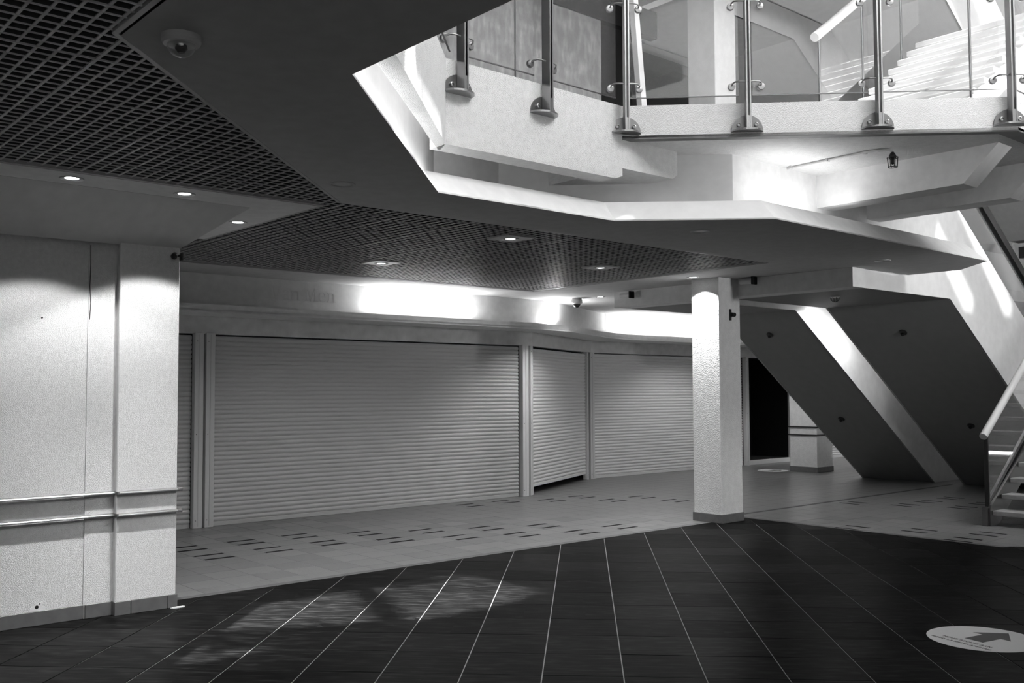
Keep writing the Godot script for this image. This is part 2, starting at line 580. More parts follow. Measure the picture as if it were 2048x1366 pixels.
# ------------------------------------------------------------------ left wall
func build_left_wall() -> void:
	var b := B.new()
	b.box(Vector3(-5, 0, -11.2), Vector3(2.30, 2.72, -7.30))
	b.box(Vector3(2.29, 0, -11.2), Vector3(2.50, 2.72, -7.292))
	b.box(Vector3(2.49, 0, -11.2), Vector3(2.935, 2.705, -7.235), 0.006)
	var w := struct("wall_left", b, M.stucco, "white rough-plastered wall with a shallow end pilaster under two downlights", "wall")
	# flared head of the wall
	var f := B.new()
	var y1 := HC
	f.quad(Vector3(-5, 2.655, -7.31), Vector3(2.93, 2.68, -7.25), Vector3(3.27, y1, -6.75), Vector3(-5, y1, -6.75))
	f.quad(Vector3(2.93, 2.68, -7.25), Vector3(2.93, 2.70, -11.2), Vector3(3.27, y1, -11.2), Vector3(3.27, y1, -6.75))
	f.quad(Vector3(-5, y1, -6.75), Vector3(3.27, y1, -6.75), Vector3(3.27, y1, -11.2), Vector3(-5, y1, -11.2))
	struct("trim_3", f, M.white, "grey sloping plaster flare at the head of the left wall", "plaster flare")
	# plinth pieces
	var base := thing("baseboard_left", "grey stone baseboard of separate pieces along the left wall", "baseboard", Vector3(-5, 0, -7.29), "", "structure")
	for s in [[-5.0, 2.295, -7.288], [2.30, 2.492, -7.276], [2.486, 2.60, -7.222], [2.604, 2.87, -7.222], [2.873, 2.945, -7.222]]:
		var q := B.new()
		q.box(Vector3(s[0] + 5.0, 0.0, s[2] + 7.24 - 0.02), Vector3(s[1] + 5.0, 0.098, s[2] + 7.29), 0.003)
		obj("stone_piece", q, M.plinth, base)
	# two metal rub rails with a drip profile
	var k := 0
	for y in [0.885, 0.727]:
		var r := thing("bumper_rail", ["upper of two thin metal rub rails along the left plaster wall", "lower of two thin metal rub rails along the left plaster wall"][k], "wall rail", Vector3(2.3, y, -7.29), "rub rails on the left wall")
		k += 1
		for s in [[-7.3, 0.195, 0.0], [0.195, 0.66, 0.055]]:
			var q := B.new()
			var prof := V2([0, 0.0, 0.028, -0.004, 0.034, -0.012, 0.034, -0.02, 0.0, -0.024])
			q.extr(prof, Vector3(s[0], 0, s[2]), Vector3(0, 0, 1), Vector3(0, 1, 0), Vector3(s[1] - s[0], 0, 0))
			obj("rail_length", q, M.rail, r)
		var jog := B.new()
		jog.box(Vector3(0.188, -0.024, 0.0), Vector3(0.20, 0.0, 0.088))
		obj("rail_return", jog, M.rail, r)
		var cap := B.new()
		cap.box(Vector3(0.63, -0.024, -0.1), Vector3(0.668, 0.0, 0.088), 0.004)
		obj("rail_end_cap", cap, M.rail, r)
	# broken hole with a stub of cable, and hairline gap
	var hole := thing("wall_hole", "broken hole with flaked plaster just above the left baseboard", "hole", Vector3(1.99, 0.10, -7.30))
	var flake := B.new()
	flake.extr(V2([-0.055, 0.0, 0.055, 0.0, 0.05, 0.025, 0.03, 0.03, 0.035, 0.062, 0.008, 0.05, -0.012, 0.058, -0.022, 0.036, -0.045, 0.022]), Vector3.ZERO, Vector3.RIGHT, Vector3.UP, Vector3(0, 0, 0.004))
	obj("flaked_plaster", flake, M.sticker, hole)
	var hb := B.new()
	hb.lathe([Vector2(0, 0.006), Vector2(0.011, 0.0055), Vector2(0.013, 0.004)], Vector3(-0.004, 0.026, 0), Vector3(0, 0, 1), 9)
	hb.lathe([Vector2(0, 0.006), Vector2(0.004, 0.0055), Vector2(0.005, 0.004)], Vector3(0.016, 0.046, 0), Vector3(0, 0, 1), 7)
	obj("hole_opening", hb, M.black, hole)
	var crack := B.new()
	var pts := [Vector3(2.30, 2.66, -7.292), Vector3(2.302, 2.52, -7.292), Vector3(2.298, 2.36, -7.292), Vector3(2.306, 2.24, -7.292), Vector3(2.300, 2.12, -7.292)]
	crack.tube(pts, 0.0035, 5)
	tag(obj("loose_cable", crack, M.dark, self), "thin dark cable hanging down a seam in the left wall from the ceiling", "cable")
	var nail := B.new()
	nail.lathe([Vector2(0.006, 0), Vector2(0.006, 0.006), Vector2(0, 0.008)], Vector3(1.983, 2.121, -7.30), Vector3(0, 0, 1), 8)
	tag(obj("wall_screw", nail, M.black, self), "tiny dark screw head on the upper part of the left wall", "screw")
	var bit := B.new()
	bit.extr(V2([-0.05, 0.0, 0.0, -0.012, 0.05, -0.004, 0.055, 0.012, 0.01, 0.016, -0.03, 0.012]), Vector3(2.93, 0.002, -7.19), Vector3(1, 0, 0), Vector3(0, 0, 1), Vector3(0, 0.008, 0))
	tag(obj("plaster_crumb", bit, M.sticker, self), "pale crumb of plaster on the dark floor at the pilaster foot", "debris")

# ------------------------------------------------------------------ lower ceiling
func build_ceiling() -> void:
	var edge := [Vector2(2.21, 6.0), Vector2(2.215, -3.61), Vector2(4.01, -5.405), Vector2(5.788, -5.409), Vector2(6.72, -4.52), Vector2(10.69, -4.56), Vector2(11.25, -5.11), Vector2(11.256, -5.74)]
	var poly := V2([1.29, 6, 1.29, -3.785, 3.685, -6.15, 9.0, -6.15, 9.1, -10.05, 2.9, -10.05, 2.9, -11.3, 10.2, -11.3, 12.66, -12.6, 26, -12.7, 26, -9.4, 10.03, -9.4, 10.03, -5.74])
	var full := PackedVector2Array(poly)
	for i in range(edge.size() - 1, -1, -1): full.append(edge[i])
	var b := B.new()
	b.prism(full, HC, HC + 0.012)
	# inner rims of the grille recess
	var rim := [Vector2(1.29, 6), Vector2(1.29, -3.785), Vector2(3.685, -6.15), Vector2(9.0, -6.15), Vector2(9.1, -10.05), Vector2(2.9, -10.05)]
	for i in rim.size() - 1:
		b.quad(Vector3(rim[i].x, HC, rim[i].y), Vector3(rim[i + 1].x, HC, rim[i + 1].y), Vector3(rim[i + 1].x, 3.14, rim[i + 1].y), Vector3(rim[i].x, 3.14, rim[i].y))
	struct("ceiling", b, M.soffit, "grey plaster soffit around the atrium opening and along the shops", "ceiling")
	var c2 := B.new()
	c2.prism(V2([-5, -6.38, 3.63, -6.38, 3.63, -8.42, 3.26, -8.42, 3.26, -6.745, -5, -6.745]), HC, 3.14)
	struct("ceiling_strip", c2, M.white, "narrow plaster ceiling strip with downlights bordering the flared left wall", "ceiling strip")
	# sloping, bright slab edge
	var e := B.new()
	var t := 0.19
	var ins := []
	var cap := 0.6
	var ins2 := []
	for i in edge.size():
		var p: Vector2 = edge[i]
		var d0: Vector2 = (p - edge[i - 1]).normalized() if i > 0 else (edge[1] - p).normalized()
		var d1: Vector2 = (edge[i + 1] - p).normalized() if i < edge.size() - 1 else d0
		var n0 := Vector2(d0.y, -d0.x)
		var n1 := Vector2(d1.y, -d1.x)
		if n0.dot(Vector2(-1, -1)) < 0 and i < 2: n0 = -n0
		var m := (n0 + n1).normalized()
		var sc := 1.0 / maxf(0.5, m.dot(n0))
		# the slab lies on the shop side
		var sgn := 1.0
		if i == 0 or i == 1: sgn = 1.0 if (m.x < 0) else -1.0
		elif i < 6: sgn = 1.0 if (m.y < 0) else -1.0
		else: sgn = 1.0 if (m.x < 0) else -1.0
		ins.append(p + m * sgn * t * sc)
		ins2.append(p + m * sgn * (t + cap) * sc)
	for i in edge.size() - 1:
		var a: Vector2 = edge[i]
		var c: Vector2 = edge[i + 1]
		var ia: Vector2 = ins[i]
		var ic: Vector2 = ins[i + 1]
		e.quad(Vector3(a.x, HC, a.y), Vector3(ia.x, HC + t, ia.y), Vector3(ic.x, HC + t, ic.y), Vector3(c.x, HC, c.y))
	# flat ledge behind the slope
	var led := V2([2.02, 6, 1.3, 6, 1.3, -3.6, 4.0, -6.6, 5.4, -6.6, 7.0, -5.25, 11.0, -5.3])
	for i in range(6, -1, -1): led.append(ins[i])
	e.prism(led, HC + t - 0.012, HC + t)
	struct("trim_4", e, M.white, "bright white bevelled edge of the lower slab around the atrium opening", "slab edge")
	# dark void above the grille
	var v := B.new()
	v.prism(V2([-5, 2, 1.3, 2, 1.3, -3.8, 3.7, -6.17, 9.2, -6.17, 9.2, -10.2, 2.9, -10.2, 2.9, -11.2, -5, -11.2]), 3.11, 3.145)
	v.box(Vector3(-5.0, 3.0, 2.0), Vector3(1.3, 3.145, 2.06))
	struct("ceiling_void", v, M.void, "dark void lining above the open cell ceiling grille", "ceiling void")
	# open cell grille
	var gp := V2([-4.6, 1.9, 1.27, 1.9, 1.27, -3.79, 3.675, -6.17, 8.98, -6.17, 9.07, -10.03, 3.28, -10.03, 3.28, -8.44, 3.65, -8.44, 3.65, -6.36, -4.6, -6.36])
	var gr := thing("ceiling_grille", "dark open cell ceiling grille of crossing thin blades", "ceiling grille", Vector3(0, HC, 0), "", "structure")
	var plates := [Vector2(5.75, -6.66), Vector2(5.79, -8.83), Vector2(7.9, -7.61), Vector2(1.2, -5.36)]
	var pitch := 0.0765
	var i0 := int(floor(-4.6 / pitch))
	for i in range(i0, int(9.1 / pitch) + 1):
		var x := 1.322 + pitch * (i - 17)
		for s in Geometry2D.intersect_polyline_with_polygon(PackedVector2Array([Vector2(x, -11), Vector2(x, 3)]), gp):
			if absf(s[0].y - s[1].y) < 0.03: continue
			var main: bool = posmod(i - 17, 8) == 0
			var w := 0.0075 if main else 0.006
			var q := B.new()
			var zb := minf(s[0].y, s[1].y)
			var ze := maxf(s[0].y, s[1].y)
			q.box(Vector3(x - w, 0.011 if main else 0.014, zb), Vector3(x + w, 0.019, ze))
			var bl := obj("blade", q, M.grille, gr)
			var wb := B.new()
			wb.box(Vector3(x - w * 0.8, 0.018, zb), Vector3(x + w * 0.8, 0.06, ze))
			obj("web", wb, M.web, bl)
	for j in range(-135, 30):
		var z := -4.318 + pitch * (j + 50)
		if z < -10.03 or z > 1.9: continue
		for s in Geometry2D.intersect_polyline_with_polygon(PackedVector2Array([Vector2(-6, z), Vector2(10, z)]), gp):
			if absf(s[0].x - s[1].x) < 0.03: continue
			var main: bool = posmod(j, 8) == 0
			var w := 0.005 if main else 0.0042
			var q := B.new()
			var xb := minf(s[0].x, s[1].x)
			var xe := maxf(s[0].x, s[1].x)
			q.box(Vector3(xb, 0.011 if main else 0.013, z - w), Vector3(xe, 0.0185, z + w))
			var bl := obj("cross_blade", q, M.grille, gr)
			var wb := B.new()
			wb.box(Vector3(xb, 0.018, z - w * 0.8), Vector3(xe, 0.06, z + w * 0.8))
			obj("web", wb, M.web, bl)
	for i in gp.size():
		var a := gp[i]
		var c := gp[(i + 1) % gp.size()]
		var d := (c - a)
		var q := B.new()
		var bs := Basis(Vector3.UP, -atan2(d.y, d.x))
		q.box(Vector3(0, 0.004, -0.012), Vector3(d.length(), 0.03, 0.012), 0.0, bs, Vector3(a.x, 0, a.y))
		obj("edge_trim", q, M.grille, gr)

# ------------------------------------------------------------------ upper slab, walls above the ledge, beams
func build_upper_slab() -> void:
	var w := B.new()
	# walls standing on the ledge
	var line := [Vector2(0.5, -2.24), Vector2(4.81, -6.55), Vector2(5.52, -6.55), Vector2(6.96, -5.11), Vector2(10.62, -5.16)]
	var back := [Vector2(0.4, -2.5), Vector2(4.74, -6.8), Vector2(5.6, -6.8), Vector2(7.05, -5.36), Vector2(10.62, -5.40)]
	var wp := PackedVector2Array(line)
	for i in range(back.size() - 1, -1, -1): wp.append(back[i])
	w.prism(wp, HC + 0.17, HS + 0.05)
	struct("wall_upper", w, M.white, "white faceted wall standing back between lower ledge and upper slab", "wall")
	# cove tubes lying on the ledge
	var k0 := 0
	for q in [[Vector2(2.56, -4.23), Vector2(4.55, -6.22)], [Vector2(7.0, -4.79), Vector2(8.25, -4.82)]]:
		var a: Vector2 = q[0]
		var c: Vector2 = q[1]
		var dd := c - a
		var tt := thing("cove_lamp", ["hidden cove tube on the ledge at the left bend of the slab edge", "hidden cove tube on the ledge before the white wall corner"][k0], "lamp", Vector3(a.x, HC + 0.19, a.y), "cove tubes on the slab ledge")
		k0 += 1
		var tb := B.new()
		tb.tube([Vector3(dd.x * 0.02, 0.018, dd.y * 0.02), Vector3(dd.x * 0.98, 0.018, dd.y * 0.98)], 0.010, 10)
		obj("tube", tb, M.tube, tt)
		var bt := B.new()
		bt.box(Vector3(0, 0.0, -0.014), Vector3(dd.length(), 0.006, 0.014), 0.0, Basis(Vector3.UP, -atan2(dd.y, dd.x)))
		obj("batten", bt, M.plastic, tt)
		var mid := (a + c) * 0.5
		area(Vector3(mid.x, HC + 0.235, mid.y), Vector3(-dd.y, 0.0, dd.x).normalized() * (-0.4 if k0 == 1 else -0.4) + Vector3.UP, dd.length(), 0.03, 0.65 if k0 == 1 else 0.42, Vector3(dd.x, 0, dd.y))
	# slab
	var s := B.new()
	var sp := V2([0.6, -1.92, 4.04, -5.36, 5.83, -5.36, 8.03, -3.16, 10.75, -3.16, 10.75, -5.72, 10.03, -5.72, 10.03, -12.6, 0.6, -12.6])
	s.prism(sp, HS, HT)
	struct("ceiling_upper", s, M.concrete, "white concrete upper floor slab with a straight exposed edge above the atrium", "slab")
	# rough drip band under its edge
	var d := B.new()
	d.prism(V2([5.83, -5.36, 8.03, -3.16, 10.75, -3.16, 10.75, -3.30, 8.0, -3.30, 5.90, -5.40]), HS - 0.012, HS + 0.02)
	struct("trim_5", d, M.plinth, "rough grey drip band under the upper slab edge", "slab edge")
	# deep edge beams on the left
	var e := B.new()
	e.extr(V2([4.04, 3.305, 5.74, 3.305, 5.83, 3.335, 5.83, HS, 4.04, HS]), Vector3(0, 0, -5.36), Vector3(1, 0, 0), Vector3(0, 1, 0), Vector3(0, 0, -0.19))
	e.prism(V2([0.9, -2.22, 4.04, -5.36, 4.12, -5.55, 0.77, -2.36]), 3.305, HS)
	struct("beam", e, M.concrete, "deep white concrete edge beam below the left balustrade posts", "beam")
	var f := B.new()
	f.extr(V2([6.46, 3.40, 6.52, 3.44, 6.52, HS, 5.83, HS, 5.83, 3.40]), Vector3(0, 0, -5.362), Vector3(1, 0, 0), Vector3(0, 1, 0), Vector3(0, 0, -0.9))
	struct("beam", f, M.concrete, "shallower white concrete block behind the corner balustrade post", "beam")
	# two tapered cantilever beams on the right
	for k in 2:
		var u: float = [8.31, 9.25][k]
		var t := B.new()
		t.extr(V2([-5.3, 3.335, -3.73, 3.345, -3.43, HS, -5.3, HS]), Vector3(u, 0, 0), Vector3(0, 0, 1), Vector3(0, 1, 0), Vector3(0.26, 0, 0))
		struct("beam", t, M.white, ["nearer of two white cantilever beams with a slanted end under the upper slab", "farther of two white cantilever beams with a slanted end under the upper slab"][k], "beam")
	# beam at the escalator landing
	var l := B.new()
	l.box(Vector3(10.03, 2.752, -9.40), Vector3(10.3, HC + 0.2, -5.76))
	struct("beam", l, M.white, "white downstand beam across the ceiling at the head of the escalators", "beam")

# ------------------------------------------------------------------ shop fronts
func shutter(a: Vector2, c: Vector2, y0: float, y1: float, label: String, m: Material) -> void:
	var len := (c - a).length()
	var root := thing("roller_shutter", label, "shutter", Vector3(a.x, 0, a.y), "closed roller shutters along the shop fronts")
	root.rotation.y = -atan2((c - a).y, (c - a).x)
	var pitch := 0.0555
	var n := int((y1 - y0 - 0.05) / pitch)
	var prof := PackedVector2Array()
	for i in 6:
		var t := i / 5.0
		prof.append(Vector2(0.012 * sin(PI * (0.08 + 0.84 * t)), t * (pitch - 0.006)))
	prof.append(Vector2(-0.004, pitch - 0.006)); prof.append(Vector2(-0.004, pitch)); prof.append(Vector2(-0.008, pitch)); prof.append(Vector2(-0.008, 0))
	var sb := B.new()
	sb.extr(prof, Vector3.ZERO, Vector3(0, 0, 1), Vector3(0, 1, 0), Vector3(len, 0, 0))
	var sm := sb.mesh(m)
	for i in n:
		var o := put("slat", sm, root)
		o.position = Vector3(0, y0 + 0.052 + i * pitch, 0)
	var bb := B.new()
	bb.box(Vector3(0, y0, -0.012), Vector3(len, y0 + 0.05, 0.012), 0.004)
	obj("bottom_bar", bb, m, root)

func post(a: Vector2, w: float, d: float, rot: float, label: String) -> void:
	var t := thing("shutter_guide", label, "shutter guide", Vector3(a.x, 0, a.y), "white guide posts between the shutters")
	t.rotation.y = rot
	var b := B.new()
	b.box(Vector3(-w * 0.5, 0, -d * 0.5), Vector3(w * 0.5, 2.30, d * 0.5), 0.004)
	obj("post", b, M.frame, t)
	var s := B.new()
	s.box(Vector3(-0.004, 0.02, d * 0.5 - 0.002), Vector3(0.004, 2.28, d * 0.5 + 0.003))
	obj("cover_strip", s, M.shutter2, t)
	for y in [0.09, 1.1, 2.2]:
		var r := B.new()
		r.lathe([Vector2(0.006, 0), Vector2(0.006, 0.003), Vector2(0, 0.004)], Vector3(-w * 0.25, y, d * 0.5), Vector3(0, 0, 1), 8)
		obj("screw", r, M.steel_dark, t)

func build_shop_fronts() -> void:
	var SV := -11.26
	# lintels
	var l := B.new()
	l.box(Vector3(2.9, 2.29, -11.45), Vector3(10.12, 2.62, -11.22))
	struct("wall_lintel", l, M.lintel, "plain grey lintel above the widest shutter", "lintel")
	var l2 := B.new()
	l2.prism(V2([10.12, -11.22, 12.72, -12.5, 12.64, -12.7, 10.0, -11.45]), 2.29, 2.62)
	struct("wall_lintel", l2, M.lintel, "angled grey lintel above the narrow raised shutter", "lintel")
	var l3 := B.new()
	l3.box(Vector3(12.70, 2.285, -12.75), Vector3(26, 2.62, -12.52))
	struct("wall_lintel", l3, M.lintel, "grey lintel above the farthest shutters beyond the column", "lintel")
	# fascia behind the cove
	var f := B.new()
	var fl := [Vector2(2.9, -10.86), Vector2(10.2, -10.92), Vector2(12.66, -12.10), Vector2(26, -12.16)]
	var fp := PackedVector2Array(fl)
	fp.append_array(V2([26, -12.5, 12.72, -12.45, 10.12, -11.3, 2.9, -11.3]))
	f.prism(fp, 2.56, HC + 0.02)
	struct("wall_fascia", f, M.white, "white shop fascia above the cornice lit by hidden cove tubes", "wall")
	# cornice with a trough for the tubes
	var c := B.new()
	var co := [Vector2(2.9, -10.62), Vector2(9.6, -10.64), Vector2(10.5, -10.78), Vector2(12.2, -11.6), Vector2(12.9, -11.82), Vector2(26, -11.86)]
	var ci := [Vector2(2.9, -10.68), Vector2(9.6, -10.70), Vector2(10.46, -10.84), Vector2(12.17, -11.66), Vector2(12.88, -11.88), Vector2(26, -11.92)]
	var cb := [Vector2(2.9, -11.24), Vector2(9.6, -11.24), Vector2(10.1, -11.24), Vector2(12.1, -12.2), Vector2(12.72, -12.54), Vector2(26, -12.54)]
	for i in co.size() - 1:
		c.prism(PackedVector2Array([co[i], co[i + 1], cb[i + 1], cb[i]]), 2.502, 2.535)
		c.prism(PackedVector2Array([co[i], co[i + 1], ci[i + 1], ci[i]]), 2.52, 2.595)
	struct("trim_6", c, M.white, "white plaster cornice running above all the shutters", "cornice")
	# shutters
	shutter(Vector2(2.9, SV), Vector2(4.72, SV), 0.0, 2.29, "roller shutter slice between left pilaster and first guide posts", M.shutter2)
	shutter(Vector2(5.0, SV), Vector2(9.86, SV), 0.0, 2.29, "widest closed white roller shutter left of centre", M.shutter2)
	var d2 := (Vector2(12.618, -12.54) - Vector2(10.155, -11.344)).normalized()
	shutter(Vector2(10.17, -11.36), Vector2(12.55, -12.51), 0.10, 2.29, "narrow angled roller shutter raised a little above the floor", M.shutter)
	shutter(Vector2(12.84, -12.6), Vector2(17.36, -12.6), 0.0, 2.285, "roller shutter running behind the square column", M.shutter)
	shutter(Vector2(19.2, -12.6), Vector2(22.2, -12.6), 0.0, 2.285, "farthest roller shutter beyond the dark doorway", M.shutter)
	var dk := B.new()
	dk.box(Vector3(2.9, 0, -11.9), Vector3(10.2, 2.3, -11.6))
	dk.prism(V2([10.1, -11.7, 12.6, -12.9, 12.6, -13.2, 10.1, -12.0]), 0, 2.4)
	dk.box(Vector3(12.6, 0, -13.3), Vector3(17.4, 2.4, -13.0))
	struct("wall_backing", dk, M.black, "dark shop interior behind the shutters", "wall")
	# guide posts
	post(Vector2(4.785, -11.22), 0.11, 0.09, 0.0, "left of the paired guide posts nearest the pilaster")
	post(Vector2(4.925, -11.22), 0.11, 0.09, 0.0, "right of the paired guide posts, at the edge of the widest shutter")
	post(Vector2(9.95, -11.23), 0.12, 0.10, 0.0, "broad guide post with scuffed foot at right end of widest shutter")
	post(Vector2(10.11, -11.30), 0.10, 0.12, 0.45, "corner guide post where the front turns to the narrow shutter")
	post(Vector2(12.60, -12.54), 0.06, 0.10, 0.45, "slim guide post right of the narrow raised shutter")
	post(Vector2(12.76, -12.56), 0.11, 0.09, 0.0, "guide post at left edge of the shutter behind the column")
	post(Vector2(17.44, -12.55), 0.10, 0.10, 0.0, "guide post left of the dark doorway")
	post(Vector2(19.13, -12.55), 0.14, 0.10, 0.0, "guide post right of the dark doorway")
	# dark doorway
	var dr := thing("door_1", "unlit black shop doorway with a pale sill beyond the column", "doorway", Vector3(17.5, 0, -12.6), "", "structure")
	var dd := B.new()
	dd.box(Vector3(-0.02, 0.0, -1.2), Vector3(1.6, 2.3, -1.0))
	dd.box(Vector3(-0.06, 0.0, -1.2), Vector3(-0.02, 2.3, 0.0)); dd.box(Vector3(1.6, 0, -1.2), Vector3(1.64, 2.3, 0.0))
	dd.box(Vector3(-0.02, 2.28, -1.2), Vector3(1.6, 2.3, 0.0)); dd.box(Vector3(-0.02, 0.09, -1.2), Vector3(1.6, 0.1, 0.0))
	obj("recess", dd, M.black, dr)
	var sill := B.new()
	sill.box(Vector3(0.0, 0, -0.03), Vector3(1.57, 0.095, 0.05), 0.005)
	obj("sill", sill, M.frame, dr)
	# faint trace of removed sign letters
	var tm := TextMesh.new()
	tm.text = "Van Men"
	var sf := SystemFont.new()
	sf.font_names = PackedStringArray(["Droid Serif"])
	tm.font = sf
	tm.font_size = 32
	tm.pixel_size = 0.0068
	tm.depth = 0.002
	tm.material = M.ghost
	var gs := put("sign_trace", tm, self)
	gs.position = Vector3(6.0, 2.80, -10.883)
	tag(gs, "faint ghost of removed sign letters on the dim shop fascia", "sign")
	# tubes in the trough
	var k := 0
	for s in [[Vector2(6.85, -10.775), Vector2(8.72, -10.785)], [Vector2(10.05, -10.83), Vector2(10.5, -10.98)], [Vector2(12.75, -11.96), Vector2(14.35, -11.98)], [Vector2(14.5, -11.98), Vector2(16.4, -11.99)]]:
		var a: Vector2 = s[0]
		var c2: Vector2 = s[1]
		var d := c2 - a
		var tt := thing("cove_lamp", ["fluorescent cove tube above the widest shutter", "short cove tube where the cornice bends", "cove tube behind the cornice left of the column", "cove tube behind the cornice hidden by the column"][k], "lamp", Vector3(a.x, 2.535, a.y), "cove tubes on the shop cornice")
		k += 1
		var tb := B.new()
		tb.tube([Vector3(0.03, 0.03, 0), Vector3(d.x - 0.03, 0.03, d.y)], 0.013, 10)
		obj("tube", tb, M.tube, tt)
		var hd := B.new()
		hd.tube([Vector3(0, 0.03, 0), Vector3(0.03, 0.03, 0)], 0.016, 8)
		hd.tube([Vector3(d.x - 0.03, 0.03, d.y), Vector3(d.x, 0.03, d.y)], 0.016, 8)
		hd.box(Vector3(0, 0.0, -0.012), Vector3(d.length(), 0.014, 0.012), 0.0, Basis(Vector3.UP, -atan2(d.y, d.x)))
		obj("batten", hd, M.plastic, tt)
		var mid := (a + c2) * 0.5
		area(Vector3(mid.x, 2.585, mid.y), Vector3(0, 1, 0.45), d.length() - 0.06, 0.03, 2.0, Vector3(d.x, 0, d.y))

# ------------------------------------------------------------------ columns
func build_columns() -> void:
	var c := thing("column", "square white column standing free in front of the shops", "column", Vector3(9.64, 0, -7.307), "", "structure")
	var b := B.new()
	b.box(Vector3(0, 0.0, -0.42), Vector3(0.42, HC + 0.05, 0), 0.006)
	obj("shaft", b, M.column, c)
	var p := B.new()
	p.box(Vector3(-0.012, 0, -0.432), Vector3(0.432, 0.105, 0.012), 0.003)
	obj("plinth", p, M.plinth, c)
	var u := thing("column", "white column on the upper floor behind the glass balustrade", "column", Vector3(9.64, HT, -7.307), "", "structure")
	var ub := B.new()
	ub.box(Vector3(-0.01, 0, -0.42), Vector3(0.41, 3.1, 0), 0.006)
	obj("shaft", ub, M.white, u)
	var f := thing("column", "far short-looking column with two dark rails under the escalator", "column", Vector3(16.85, 0, -10.5), "", "structure")
	var fb := B.new()
	fb.box(Vector3(0, 0, -0.6), Vector3(0.55, HC, 0), 0.006)
	obj("shaft", fb, M.column, f)
	var fp := B.new()
	fp.box(Vector3(-0.012, 0, -0.612), Vector3(0.562, 0.105, 0.012), 0.003)
	obj("plinth", fp, M.plinth, f)
	for y in [0.72, 0.875]:
		var r := B.new()
		r.box(Vector3(-0.03, y - 0.012, -0.63), Vector3(0.58, y + 0.012, 0.03), 0.004)
		obj("rub_rail", r, M.dark, f)

